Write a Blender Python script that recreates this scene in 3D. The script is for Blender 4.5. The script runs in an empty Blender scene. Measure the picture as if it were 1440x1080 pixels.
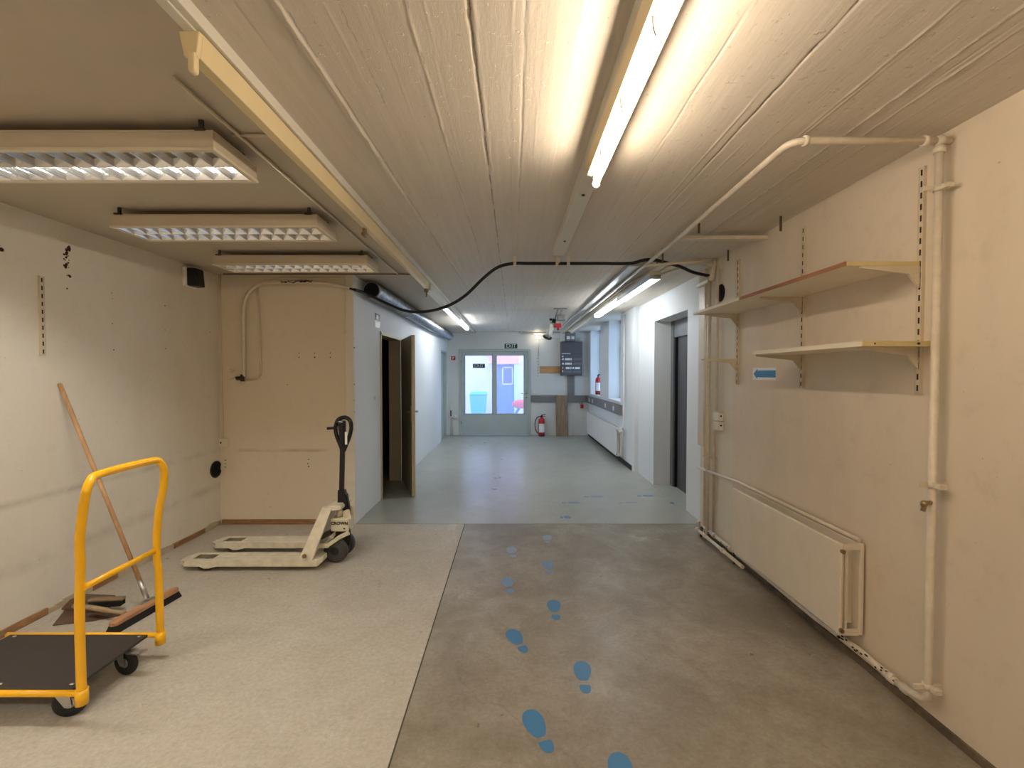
import bpy, math, random
import numpy as np
from mathutils import Vector, Matrix
random.seed(7)
SC = bpy.context.scene
COL = SC.collection
H = 1.5
F = 640.0
PITCH = math.atan(15/640)
SP, CP = math.sin(PITCH), math.cos(PITCH)

# ---------------------------------------------------------------- survey helpers (photo measurements -> metres)
def ray(px, py):
    u, v = (px-720)/F, (540-py)/F
    return Vector((u, CP+v*SP, v*CP-SP))
def at(px, py, Y):
    d = ray(px, py); return Vector((0, 0, H))+d*(Y/d.y)
def onx(px, py, X):
    d = ray(px, py); return Vector((0, 0, H))+d*(X/d.x)
def onz(px, py, Z):
    d = ray(px, py); return Vector((0, 0, H))+d*((Z-H)/d.z)

# ---------------------------------------------------------------- mesh builder
class MB:
    def __init__(s): s.v = []; s.f = []; s.m = []; s.s = []
    def add(s, vs, fs, m=0, sm=False):
        o = len(s.v); s.v += [tuple(v) for v in vs]
        for f in fs: s.f.append([o+i for i in f]); s.m.append(m); s.s.append(sm)
        return s
    def box(s, a, b, m=0):
        x0, x1 = sorted((a[0], b[0])); y0, y1 = sorted((a[1], b[1])); z0, z1 = sorted((a[2], b[2]))
        vs = [(x0,y0,z0),(x1,y0,z0),(x1,y1,z0),(x0,y1,z0),(x0,y0,z1),(x1,y0,z1),(x1,y1,z1),(x0,y1,z1)]
        return s.add(vs, [(0,3,2,1),(4,5,6,7),(0,1,5,4),(1,2,6,5),(2,3,7,6),(3,0,4,7)], m)
    def hexa(s, vs, m=0):      # 8 corners: bottom 4 ccw, top 4 ccw
        return s.add(vs, [(0,3,2,1),(4,5,6,7),(0,1,5,4),(1,2,6,5),(2,3,7,6),(3,0,4,7)], m)
    def bar(s, p0, p1, w, h, up=(0,0,1), m=0):
        p0, p1 = Vector(p0), Vector(p1); d = (p1-p0).normalized(); up = Vector(up)
        sx = d.cross(up).normalized(); uz = sx.cross(d).normalized()
        vs = []
        for q in (p0, p1):
            for a, b in ((-1,-1),(1,-1),(1,1),(-1,1)): vs.append(q+sx*a*w/2+uz*b*h/2)
        return s.add(vs, [(0,1,2,3),(7,6,5,4),(0,4,5,1),(1,5,6,2),(2,6,7,3),(3,7,4,0)], m)
    def prism(s, pts, vec, m=0):
        n = len(pts); vec = Vector(vec); a = [Vector(p) for p in pts]; b = [p+vec for p in a]
        return s.add(a+b, [list(range(n))[::-1], [n+i for i in range(n)]]+[(i,(i+1)%n,n+(i+1)%n,n+i) for i in range(n)], m)
    def tube(s, pts, r, n=10, m=0, caps=True, closed=False):
        P = [Vector(p) for p in pts]; k = len(P)
        rs = r if isinstance(r, (list, tuple)) else [r]*k
        T = []
        for i in range(k):
            if closed: t = P[(i+1)%k]-P[i-1]
            else: t = P[min(i+1,k-1)]-P[max(i-1,0)]
            T.append(t.normalized())
        u = T[0].orthogonal().normalized()
        o = len(s.v)
        for i in range(k):
            u = (u-T[i]*u.dot(T[i])).normalized(); w = T[i].cross(u)
            for j in range(n):
                a = 2*math.pi*j/n; s.v.append(tuple(P[i]+(u*math.cos(a)+w*math.sin(a))*rs[i]))
        for i in range(k if closed else k-1):
            i2 = (i+1)%k
            for j in range(n):
                s.f.append([o+i*n+j, o+i*n+(j+1)%n, o+i2*n+(j+1)%n, o+i2*n+j]); s.m.append(m); s.s.append(True)
        if caps and not closed:
            s.f.append([o+j for j in range(n)][::-1]); s.m.append(m); s.s.append(False)
            s.f.append([o+(k-1)*n+j for j in range(n)]); s.m.append(m); s.s.append(False)
        return s
    def cyl(s, p0, p1, r, r2=None, n=20, m=0): return s.tube([p0, p1], [r, r if r2 is None else r2], n, m)
    def lathe(s, c, ax, prof, n=24, m=0):   # prof: (r, t) along axis
        c = Vector(c); ax = Vector(ax).normalized()
        return s.tube_l([c+ax*t for r, t in prof], [max(r, 1e-4) for r, t in prof], ax, n, m)
    def tube_l(s, P, rs, ax, n, m):
        u = ax.orthogonal().normalized(); w = ax.cross(u); o = len(s.v)
        for p, r in zip(P, rs):
            for j in range(n):
                a = 2*math.pi*j/n; s.v.append(tuple(p+(u*math.cos(a)+w*math.sin(a))*r))
        for i in range(len(P)-1):
            for j in range(n):
                s.f.append([o+i*n+j, o+i*n+(j+1)%n, o+(i+1)*n+(j+1)%n, o+(i+1)*n+j]); s.m.append(m); s.s.append(True)
        s.f.append([o+j for j in range(n)][::-1]); s.m.append(m); s.s.append(False)
        k = len(P)-1; s.f.append([o+k*n+j for j in range(n)]); s.m.append(m); s.s.append(False)
        return s
    def sphere(s, c, r, sc=(1,1,1), m=0, nu=16, nv=10):
        c = Vector(c); o = len(s.v)
        for i in range(nv+1):
            ph = math.pi*i/nv
            for j in range(nu):
                a = 2*math.pi*j/nu
                s.v.append((c.x+r*sc[0]*math.sin(ph)*math.cos(a), c.y+r*sc[1]*math.sin(ph)*math.sin(a), c.z+r*sc[2]*math.cos(ph)))
        for i in range(nv):
            for j in range(nu):
                s.f.append([o+i*nu+j, o+(i+1)*nu+j, o+(i+1)*nu+(j+1)%nu, o+i*nu+(j+1)%nu]); s.m.append(m); s.s.append(True)
        return s
    def text(s, txt, size, org, xd, yd, m=0, depth=0.0008, bold=0.0):
        cu = bpy.data.curves.new('t', 'FONT'); cu.body = txt; cu.size = size; cu.align_x = 'CENTER'; cu.align_y = 'CENTER'
        cu.extrude = depth; cu.offset = bold; cu.resolution_u = 3
        ob = bpy.data.objects.new('t', cu); COL.objects.link(ob)
        dg = bpy.context.evaluated_depsgraph_get(); me = ob.evaluated_get(dg).to_mesh()
        org = Vector(org); xd = Vector(xd).normalized(); yd = Vector(yd).normalized(); zd = xd.cross(yd)
        vs = [org+xd*v.co.x+yd*v.co.y+zd*v.co.z for v in me.vertices]
        fs = [tuple(p.vertices) for p in me.polygons]
        ob.evaluated_get(dg).to_mesh_clear()
        bpy.data.objects.remove(ob); bpy.data.curves.remove(cu)
        return s.add(vs, fs, m)

def root_of(o):
    while o.parent: o = o.parent
    return o
WHOLE = {'louvre', 'convector_grille', 'rail', 'rust_patch', 'brand_mark', 'bristles', 'glazing_bead', 'fork', 'door_handle', 'window_frame'}
def clusters(mb):
    par = list(range(len(mb.v)))
    def fd(i):
        while par[i] != i: par[i] = par[par[i]]; i = par[i]
        return i
    for f in mb.f:
        a = fd(f[0])
        for i in f[1:]:
            b = fd(i)
            if a != b: par[b] = a
    comp = {}
    for i in range(len(mb.v)): comp.setdefault(fd(i), []).append(i)
    V = np.array(mb.v); keys = list(comp)
    bb = [(V[comp[k]].min(0), V[comp[k]].max(0)) for k in keys]
    cl = list(range(len(keys)))
    def fc(i):
        while cl[i] != i: i = cl[i]
        return i
    for i in range(len(keys)):
        for j in range(i):
            if np.all(bb[i][0]-.004 <= bb[j][1]) and np.all(bb[j][0]-.004 <= bb[i][1]): cl[fc(i)] = fc(j)
    own = {k: fc(i) for i, k in enumerate(keys)}
    groups = {}
    for fi, f in enumerate(mb.f): groups.setdefault(own[fd(f[0])], []).append(fi)
    out = []
    for fis in groups.values():
        m = MB(); mp = {}
        for fi in fis:
            nf = []
            for i in mb.f[fi]:
                if i not in mp: mp[i] = len(m.v); m.v.append(mb.v[i])
                nf.append(mp[i])
            m.f.append(nf); m.m.append(mb.m[fi]); m.s.append(mb.s[fi])
        out.append(m)
    return out
def build(name, mb, mats, parent=None, bev=0.0, loc=None):
    if parent is not None and name not in WHOLE and len(mb.v) < 6000:
        cs = clusters(mb)
        if len(cs) > 1:
            os_ = [build1(name, c, mats, parent, bev) for c in cs]
            return os_[0]
    return build1(name, mb, mats, parent, bev, loc)
def build1(name, mb, mats, parent=None, bev=0.0, loc=None):
    if not isinstance(mats, (list, tuple)): mats = [mats]
    me = bpy.data.meshes.new(name)
    A = np.array(mb.v)
    if parent is not None: off = Vector(root_of(parent).location)
    elif loc is not None: off = Vector(loc)
    else:
        lo, hi = A.min(0), A.max(0); off = Vector(((lo[0]+hi[0])/2, (lo[1]+hi[1])/2, lo[2]))
    A = A-np.array(off)
    me.from_pydata([tuple(r) for r in A.tolist()], [], mb.f)
    for m in mats: me.materials.append(m)
    me.polygons.foreach_set('material_index', mb.m); me.polygons.foreach_set('use_smooth', mb.s)
    me.update()
    o = bpy.data.objects.new(name, me); COL.objects.link(o)
    if parent is not None: o.parent = parent
    else: o.location = off
    if bev:
        b = o.modifiers.new('bevel', 'BEVEL'); b.width = bev; b.segments = 2; b.limit_method = 'ANGLE'; b.angle_limit = math.radians(50)
    return o
def tag(o, label, cat, group=None, kind=None):
    o['label'] = label; o['category'] = cat
    if group: o['group'] = group
    if kind: o['kind'] = kind
    return o
def thing(name, label, cat, loc, group=None):
    o = bpy.data.objects.new(name, None); COL.objects.link(o); o.location = loc; o.empty_display_size = .1
    return tag(o, label, cat, group)
def struct(name, mb, mats, label=None, bev=0.0):
    o = build(name, mb, mats, bev=bev); o['kind'] = 'structure'
    if label: o['label'] = label
    return o
def sroot(name, loc, label=None):
    o = bpy.data.objects.new(name, None); COL.objects.link(o); o.location = loc; o['kind'] = 'structure'
    if label: o['label'] = label
    return o
def fillet(pts, r, n=6):
    P = [Vector(p) for p in pts]; out = [P[0]]
    for i in range(1, len(P)-1):
        a, b, c = P[i-1], P[i], P[i+1]
        d1, d2 = (a-b), (c-b); rr = min(r, d1.length*.49, d2.length*.49)
        s0, s1 = b+d1.normalized()*rr, b+d2.normalized()*rr
        for k in range(n+1):
            t = k/n; out.append(s0*(1-t)**2+b*2*t*(1-t)+s1*t*t)
    return out+[P[-1]]
def spline(pts, n=8):
    P = [Vector(p) for p in pts]; out = []
    for i in range(len(P)-1):
        p0, p1, p2, p3 = P[max(i-1,0)], P[i], P[i+1], P[min(i+2,len(P)-1)]
        for k in range(n):
            t = k/n
            out.append(.5*((2*p1)+(p2-p0)*t+(2*p0-5*p1+4*p2-p3)*t*t+(3*p1-3*p2+p3-p0)*t**3))
    return out+[P[-1]]

# ---------------------------------------------------------------- materials
def srgb(r, g, b):
    f = lambda c: (c/255)/12.92 if c/255 <= .04045 else ((c/255+.055)/1.055)**2.4
    return (f(r), f(g), f(b), 1)
def nodes(name):
    m = bpy.data.materials.new(name); m.use_nodes = True
    nt = m.node_tree; bs = nt.nodes['Principled BSDF']
    return m, nt, bs
def N(nt, t, **kw):
    n = nt.nodes.new(t)
    for k, v in kw.items():
        if k.startswith('i_'): n.inputs[k[2:].replace('_', ' ')].default_value = v
        else: setattr(n, k, v)
    return n
def ramp(nt, src, a, b, c0=(0,0,0,1), c1=(1,1,1,1)):
    r = nt.nodes.new('ShaderNodeValToRGB'); r.color_ramp.elements[0].position = a; r.color_ramp.elements[1].position = b
    r.color_ramp.elements[0].color = c0; r.color_ramp.elements[1].color = c1
    nt.links.new(src, r.inputs[0]); return r.outputs[0]
def mixc(nt, fac, a, b):
    m = nt.nodes.new('ShaderNodeMix'); m.data_type = 'RGBA'
    for v, i in ((fac, 0), (a, 6), (b, 7)):
        if isinstance(v, (int, float, tuple)): m.inputs[i].default_value = v
        else: nt.links.new(v, m.inputs[i])
    return m.outputs[2]
def mul(nt, a, k):
    m = nt.nodes.new('ShaderNodeMath'); m.operation = 'MULTIPLY'; nt.links.new(a, m.inputs[0])
    if isinstance(k, (int, float)): m.inputs[1].default_value = k
    else: nt.links.new(k, m.inputs[1])
    return m.outputs[0]
def noise(nt, scale, detail=4, rough=.6, vec=None, dist=0.0):
    n = N(nt, 'ShaderNodeTexNoise'); n.inputs['Scale'].default_value = scale; n.inputs['Detail'].default_value = detail
    n.inputs['Roughness'].default_value = rough; n.inputs['Distortion'].default_value = dist
    if vec is not None: nt.links.new(vec, n.inputs['Vector'])
    return n.outputs['Fac']
def geopos(nt, scale=None):
    g = N(nt, 'ShaderNodeNewGeometry')
    if scale is None: return g.outputs['Position']
    mp = N(nt, 'ShaderNodeMapping'); mp.inputs['Scale'].default_value = scale
    nt.links.new(g.outputs['Position'], mp.inputs['Vector']); return mp.outputs['Vector']
def plain(name, c, rough=.5, metal=0.0, var=.06, nscale=12, bump=0.0, coat=0.0):
    m, nt, bs = nodes(name)
    d = tuple(max(0, x*(1-var*2.2)) for x in c[:3])+(1,)
    nf = noise(nt, nscale, 5, .6, geopos(nt))
    nt.links.new(mixc(nt, ramp(nt, nf, .35, .7), d, c), bs.inputs['Base Color'])
    bs.inputs['Roughness'].default_value = rough; bs.inputs['Metallic'].default_value = metal
    if coat: bs.inputs['Coat Weight'].default_value = coat
    if bump:
        b = N(nt, 'ShaderNodeBump'); b.inputs['Strength'].default_value = bump; b.inputs['Distance'].default_value = .004
        nt.links.new(noise(nt, nscale*8, 3, .6, geopos(nt)), b.inputs['Height']); nt.links.new(b.outputs[0], bs.inputs['Normal'])
    return m
def plaster(name, c, stain, amt=.35, bump=.25, smear=(1,1,.35), scuff=None):
    m, nt, bs = nodes(name)
    big = ramp(nt, noise(nt, 1.1, 6, .62, geopos(nt, smear)), .48, .78)
    sm = ramp(nt, noise(nt, 9, 5, .7, geopos(nt)), .55, .8)
    base = mixc(nt, mul(nt, big, amt), c, stain)
    dk = tuple(x*.55 for x in stain[:3])+(1,)
    base = mixc(nt, mul(nt, sm, amt*.35), base, dk)
    sp = ramp(nt, noise(nt, 55, 2, .5, geopos(nt)), .74, .78)
    base = mixc(nt, mul(nt, sp, .35*amt/.35), base, dk)
    if scuff:
        g = N(nt, 'ShaderNodeNewGeometry'); sx = N(nt, 'ShaderNodeSeparateXYZ'); nt.links.new(g.outputs['Position'], sx.inputs[0])
        for zc, wd, am, slope in scuff:
            # a grimy horizontal rub mark left by things pushed along the wall
            a1 = N(nt, 'ShaderNodeMath', operation='MULTIPLY_ADD'); nt.links.new(sx.outputs[1], a1.inputs[0]); a1.inputs[1].default_value = -slope; nt.links.new(sx.outputs[2], a1.inputs[2])
            a2 = N(nt, 'ShaderNodeMath', operation='SUBTRACT'); nt.links.new(a1.outputs[0], a2.inputs[0]); a2.inputs[1].default_value = zc
            a3 = N(nt, 'ShaderNodeMath', operation='ABSOLUTE'); nt.links.new(a2.outputs[0], a3.inputs[0])
            bnd = ramp(nt, a3.outputs[0], 0, wd, (1,1,1,1), (0,0,0,1))
            nz = ramp(nt, noise(nt, 3.5, 5, .65, geopos(nt)), .38, .62)
            base = mixc(nt, mul(nt, mul(nt, bnd, nz), am), base, tuple(x*.42 for x in stain[:3])+(1,))
    nt.links.new(base, bs.inputs['Base Color']); bs.inputs['Roughness'].default_value = .62
    bs.inputs['Specular IOR Level'].default_value = .35
    b = N(nt, 'ShaderNodeBump'); b.inputs['Strength'].default_value = bump; b.inputs['Distance'].default_value = .006
    nt.links.new(noise(nt, 22, 6, .65, geopos(nt)), b.inputs['Height']); nt.links.new(b.outputs[0], bs.inputs['Normal'])
    return m
def concrete(name, c0, c1, c2, r0=.3, r1=.55, spec=.5, white=.5, spk=.7, bmp=.12):
    m, nt, bs = nodes(name)
    a = ramp(nt, noise(nt, 1.3, 8, .62, geopos(nt), .6), .36, .66)
    b_ = ramp(nt, noise(nt, 6, 8, .7, geopos(nt), .4), .42, .72)
    base = mixc(nt, a, c0, c1)
    base = mixc(nt, mul(nt, b_, .5), base, c2)
    fine = ramp(nt, noise(nt, 45, 8, .8, geopos(nt)), .35, .68, (.78,.77,.75,1), (1.1,1.1,1.1,1))
    mm = nt.nodes.new('ShaderNodeMix'); mm.data_type = 'RGBA'; mm.blend_type = 'MULTIPLY'; mm.inputs[0].default_value = 1
    nt.links.new(base, mm.inputs[6]); nt.links.new(fine, mm.inputs[7]); base = mm.outputs[2]
    patch = ramp(nt, noise(nt, .9, 10, .75, geopos(nt, (1.3,.8,1)), 1.2), .60, .72)
    base = mixc(nt, mul(nt, patch, white), base, tuple(min(1, x*1.7) for x in c1[:3])+(1,))
    # hairline cracks
    vo = N(nt, 'ShaderNodeTexVoronoi', feature='DISTANCE_TO_EDGE'); vo.inputs['Scale'].default_value = .55
    nv = N(nt, 'ShaderNodeTexNoise'); nv.inputs['Scale'].default_value = 2.2; nv.inputs['Detail'].default_value = 7
    nt.links.new(geopos(nt), nv.inputs['Vector'])
    mx = nt.nodes.new('ShaderNodeMix'); mx.data_type = 'VECTOR'; mx.inputs[0].default_value = .35
    nt.links.new(geopos(nt), mx.inputs[4]); nt.links.new(nv.outputs['Color'], mx.inputs[5]); nt.links.new(mx.outputs[1], vo.inputs['Vector'])
    cr = ramp(nt, vo.outputs['Distance'], .0, .004, (1,1,1,1), (0,0,0,1))
    msk = ramp(nt, noise(nt, .8, 3, .5, geopos(nt)), .5, .56)
    base = mixc(nt, mul(nt, mul(nt, cr, msk), .25 if spk > .3 else 0.0), base, tuple(x*.3 for x in c0[:3])+(1,))
    sp = ramp(nt, noise(nt, 16, 2, .5, geopos(nt)), .745, .77)
    base = mixc(nt, mul(nt, sp, spk), base, tuple(x*.35 for x in c0[:3])+(1,))
    nt.links.new(base, bs.inputs['Base Color'])
    rr = N(nt, 'ShaderNodeMapRange'); rr.inputs['To Min'].default_value = r0; rr.inputs['To Max'].default_value = r1
    nt.links.new(noise(nt, 3, 4, .5, geopos(nt)), rr.inputs['Value']); rr.inputs['From Min'].default_value = .0; rr.inputs['From Max'].default_value = 1.0
    nt.links.new(rr.outputs[0], bs.inputs['Roughness']); bs.inputs['Specular IOR Level'].default_value = spec
    b = N(nt, 'ShaderNodeBump'); b.inputs['Strength'].default_value = bmp; b.inputs['Distance'].default_value = .004
    nt.links.new(noise(nt, 14, 8, .7, geopos(nt)), b.inputs['Height']); nt.links.new(b.outputs[0], bs.inputs['Normal'])
    return m
def boards(name, c, dark):
    m, nt, bs = nodes(name)
    st = noise(nt, 3, 6, .7, geopos(nt, (9, .35, 1)))
    base = mixc(nt, ramp(nt, st, .35, .75), dark, c)
    blo = ramp(nt, noise(nt, 1.2, 5, .6, geopos(nt)), .4, .75)
    base = mixc(nt, mul(nt, blo, .35), base, dark)
    pk = ramp(nt, noise(nt, 42, 2, .5, geopos(nt)), .72, .76)
    base = mixc(nt, mul(nt, pk, .45), base, tuple(x*.4 for x in dark[:3])+(1,))
    # open joints between the shuttering boards, dark with dirt
    g = N(nt, 'ShaderNodeNewGeometry'); sx = N(nt, 'ShaderNodeSeparateXYZ'); nt.links.new(g.outputs['Position'], sx.inputs[0])
    def mth(op, a, b_=None, c_=None):
        m_ = nt.nodes.new('ShaderNodeMath'); m_.operation = op
        for v, i in ((a, 0), (b_, 1), (c_, 2)):
            if v is None: continue
            if isinstance(v, (int, float)): m_.inputs[i].default_value = v
            else: nt.links.new(v, m_.inputs[i])
        return m_.outputs[0]
    jit = mth('MULTIPLY', mth('SUBTRACT', noise(nt, 14, 6, .8, geopos(nt, (.2, 1, .2))), .5), .022)
    crk = None
    for x0, sl, wd, am, thr in ((-.121, .004, .0022, .9, .40), (-.286, .003, .0013, .5, .48), (-.648, .022, .0018, .55, .42), (.925, .003, .0014, .6, .46), (1.39, .002, .0012, .5, .46), (-.47, .0, .0012, .45, .52), (.035, .002, .0011, .4, .5), (.66, .0, .0012, .4, .5)):
        d_ = mth('ABSOLUTE', mth('ADD', mth('SUBTRACT', mth('SUBTRACT', sx.outputs[0], mth('MULTIPLY', sx.outputs[1], sl)), x0), jit))
        ln = ramp(nt, d_, wd*.4, wd, (1,1,1,1), (0,0,0,1))
        on = ramp(nt, noise(nt, 5+abs(x0), 5, .7, geopos(nt)), thr, thr+.06)
        base = mixc(nt, mul(nt, mul(nt, ln, on), am), base, tuple(x*.22 for x in dark[:3])+(1,))
    nt.links.new(base, bs.inputs['Base Color']); bs.inputs['Roughness'].default_value = .6
    b = N(nt, 'ShaderNodeBump'); b.inputs['Strength'].default_value = .4; b.inputs['Distance'].default_value = .004
    b2 = N(nt, 'ShaderNodeBump'); b2.inputs['Strength'].default_value = .55; b2.inputs['Distance'].default_value = .006
    nt.links.new(noise(nt, 12, 8, .75, geopos(nt, (5, .7, 1))), b.inputs['Height'])
    nt.links.new(ramp(nt, noise(nt, 26, 6, .7, geopos(nt)), .62, .72), b2.inputs['Height'])
    nt.links.new(b.outputs[0], b2.inputs['Normal']); nt.links.new(b2.outputs[0], bs.inputs['Normal'])
    return m
def emit(name, c, s):
    m, nt, bs = nodes(name); bs.inputs['Base Color'].default_value = c
    bs.inputs['Emission Color'].default_value = c; bs.inputs['Emission Strength'].default_value = s; return m
def wood(name, c, d, ax=(1,8,8), rough=.55):
    m, nt, bs = nodes(name)
    st = noise(nt, 3, 7, .7, geopos(nt, ax), .8)
    base = mixc(nt, ramp(nt, st, .35, .68), d, c)
    kn = ramp(nt, noise(nt, 5, 3, .6, geopos(nt)), .6, .8)
    base = mixc(nt, mul(nt, kn, .4), base, d)
    nt.links.new(base, bs.inputs['Base Color']); bs.inputs['Roughness'].default_value = rough
    b = N(nt, 'ShaderNodeBump'); b.inputs['Strength'].default_value = .2; b.inputs['Distance'].default_value = .003
    nt.links.new(st, b.inputs['Height']); nt.links.new(b.outputs[0], bs.inputs['Normal'])
    return m

M = {}
M['cream'] = plaster('cream_wall_paint', srgb(232,226,214), srgb(208,194,170), .5, scuff=[(.74, .035, .35, .0), (.30, .06, .3, .02)])
M['cream2'] = plaster('tan_wall_paint', srgb(230,218,198), srgb(212,196,168), .4, scuff=[(.735, .022, .5, 0)])
M['creamR'] = plaster('right_wall_paint', srgb(222,209,190), srgb(196,178,154), .55)
M['white'] = plaster('white_wall_paint', srgb(226,230,232), srgb(200,204,204), .2, .12)
M['farwall'] = plaster('far_wall_paint', srgb(222,224,222), srgb(198,200,194), .3, .15)
M['ceilL'] = plaster('smooth_ceiling_paint', srgb(196,186,170), srgb(180,168,150), .35, .10, (1,1,1))
M['ceil'] = boards('board_formed_ceiling_paint', srgb(222,214,202), srgb(208,199,185))
M['floorL'] = concrete('pale_concrete', srgb(190,184,172), srgb(200,195,184), srgb(176,167,152), .42, .7, .3, .25)
M['floorR'] = concrete('worn_dark_concrete', srgb(136,127,113), srgb(168,161,148), srgb(116,103,84), .3, .6, .5, .6)
M['floorF'] = concrete('polished_grey_concrete', srgb(168,171,164), srgb(180,183,176), srgb(158,160,152), .24, .36, .5, 0.0, .05, .015)
M['joint'] = plain('joint_filler', srgb(86,80,70), .8)
M['pipe'] = plain('cream_pipe_paint', srgb(228,217,198), .35, 0, .06, 20)
M['pipebrown'] = plain('brownish_pipe_paint', srgb(206,186,160), .45, 0, .1, 20)
M['pipew'] = plain('white_pipe_paint', srgb(232,232,228), .35, 0, .04, 20)
M['rail'] = plain('ivory_rail_enamel', srgb(232,214,170), .3, 0, .03, 4)
M['railw'] = plain('white_rail_enamel', srgb(222,218,206), .35, 0, .03, 4)
M['housing'] = plain('grey_cream_housing_enamel', srgb(206,196,176), .4, 0, .03, 4)
M['rim'] = plain('cream_rim_enamel', srgb(226,216,194), .35, 0, .03, 4)
M['alu'] = plain('louvre_aluminium', (.82,.83,.85,1), .22, 1, .03, 4)
M['galv'] = plain('galvanised_steel', (.50,.52,.54,1), .42, 1, .2, 20)
M['chrome'] = plain('chrome', (.8,.8,.8,1), .15, 1, .02)
M['steel'] = plain('brushed_steel', (.6,.6,.6,1), .35, 1, .08)
M['black'] = plain('black_plastic', srgb(22,22,24), .4, 0, .1)
M['void'] = plain('black_void', srgb(8,8,8), .95, 0, .1)
M['rubber'] = plain('black_rubber', srgb(30,29,28), .65, 0, .12)
M['tyre'] = plain('grey_tyre', srgb(70,68,66), .55, 0, .12)
M['yellow'] = plain('yellow_powder_coat', srgb(255,192,10), .32, 0, .04, 10, 0, .3)
M['deck'] = plain('black_ribbed_deck', srgb(52,46,44), .6, 0, .1, 30)
M['jack'] = plain('beige_machine_paint', srgb(232,224,200), .45, 0, .10, 14)
M['pump'] = plain('pump_cream_paint', srgb(226,218,192), .4, 0, .05, 14)
M['blackgloss'] = plain('glossy_black_enamel', srgb(20,20,30), .2, 0, .05)
M['handlewood'] = wood('broom_handle_wood', srgb(206,166,122), srgb(170,128,88), (6,6,.8))
M['headwood'] = wood('broom_head_wood', srgb(206,160,118), srgb(156,110,76), (8,1,8))
M['oldwood'] = wood('old_plank_wood', srgb(172,148,122), srgb(120,98,78), (9,9,1))
M['lightwood'] = wood('light_board_wood', srgb(206,164,112), srgb(182,140,92), (1,9,9))
M['darkwood'] = wood('skirting_wood', srgb(178,136,96), srgb(124,88,58), (2,2,12))
M['bristle'] = plain('black_bristles', srgb(26,24,24), .9, 0, .2, 200, 1.0)
M['panmetal'] = plain('brown_dustpan_metal', srgb(112,84,66), .5, .2, .15)
M['doorframe'] = plain('grey_green_door_paint', srgb(184,195,194), .45, 0, .03, 3)
M['beigedoor'] = plain('beige_door_paint', srgb(180,166,140), .45, 0, .04, 5)
M['greydoor'] = plain('olive_grey_door_paint', srgb(150,142,122), .5, 0, .04, 5)
M['lift'] = plain('dark_lift_steel', srgb(82,84,88), .4, .3, .04, 5)
M['liftframe'] = plain('grey_lift_frame', srgb(116,120,124), .4, .2, .04, 5)
M['panel'] = plain('dark_grey_panel', srgb(92,90,94), .45, 0, .03)
M['trunk'] = plain('grey_trunking', srgb(126,126,126), .5, 0, .04)
M['whiteplastic'] = plain('white_plastic', srgb(236,236,232), .4, 0, .03)
M['creamplastic'] = plain('cream_plastic', srgb(232,222,200), .4, 0, .03)
M['red'] = plain('red_enamel', srgb(190,20,28), .3, 0, .04, 10, 0, .3)
M['green'] = plain('dark_green_sign', srgb(20,70,62), .4, 0, .02)
M['signwhite'] = plain('sign_white', srgb(240,242,240), .4, 0, .02)
M['blue'] = plain('blue_print', srgb(56,132,190), .5, 0, .06, 30)
M['rust'] = plain('rust_stain', srgb(74,44,26), .9, 0, .3, 60)
M['dirt'] = plain('dark_dirt', srgb(52,36,24), .9, 0, .3, 60)
M['radi'] = plain('cream_radiator_enamel', srgb(230,219,200), .4, 0, .04, 6)
M['radw'] = plain('white_radiator_enamel', srgb(232,232,230), .4, 0, .03, 6)
M['shelf'] = plain('cream_shelf_laminate', srgb(228,218,196), .4, 0, .03, 6)
M['shelfy'] = plain('yellowed_shelf_edge', srgb(214,196,140), .4, 0, .05, 10)
M['shelfb'] = wood('bare_brown_edge', srgb(158,106,70), srgb(128,82,52), (9,1,9))
M['upright'] = plain('cream_upright_enamel', srgb(216,203,180), .4, 0, .05, 10)
M['winframe'] = plain('white_window_frame', srgb(226,230,234), .4, 0, .02)
M['brass'] = plain('aged_brass', (.45,.34,.2,1), .4, .9, .2)
M['darkmetal'] = plain('dark_metal', (.10,.09,.08,1), .5, .7, .2)
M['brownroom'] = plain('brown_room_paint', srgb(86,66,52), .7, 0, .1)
M['bluedoor'] = plain('blue_grey_door', srgb(60,115,190), .6, 0, .05, 3)
M['bluepane'] = plain('blue_window_pane', srgb(60,85,150), .5, 0, .08, 8)
M['outwall'] = plain('pale_lilac_render', srgb(224,216,246), .8, 0, .05, 2)
M['pinkwall'] = plain('pink_render', srgb(242,170,205), .8, 0, .05, 2)
M['outground'] = plain('outside_paving', srgb(215,220,225), .8, 0, .05, 2)
M['teal'] = plain('turquoise_plastic', srgb(0,190,225), .5, 0, .03)
M['pink'] = plain('pink_red_plastic', srgb(235,20,80), .5, 0, .03)
M['outblue'] = plain('blue_plastic', srgb(30,70,190), .5, 0, .03)
M['warm'] = emit('warm_tube_glow', (1.0,.82,.62,1), 56)
M['cool'] = emit('cool_tube_glow', (.86,.92,1.0,1), 15)
M['coolL'] = emit('neutral_tube_glow', (1.0,.94,.84,1), 210)
M['rear_fill'] = emit('rear_fill_glow', (1.0,.92,.80,1), 115)  # glow of the added fill fixture behind the camera
M['diff'] = emit('lit_diffuser', (.92,.96,1.0,1), 28)
M['bulb'] = emit('bulb_glow', (1.0,.88,.68,1), 40)
M['tubeoff'] = plain('unlit_tube_glass', srgb(225,228,230), .2, 0, .01)
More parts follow.
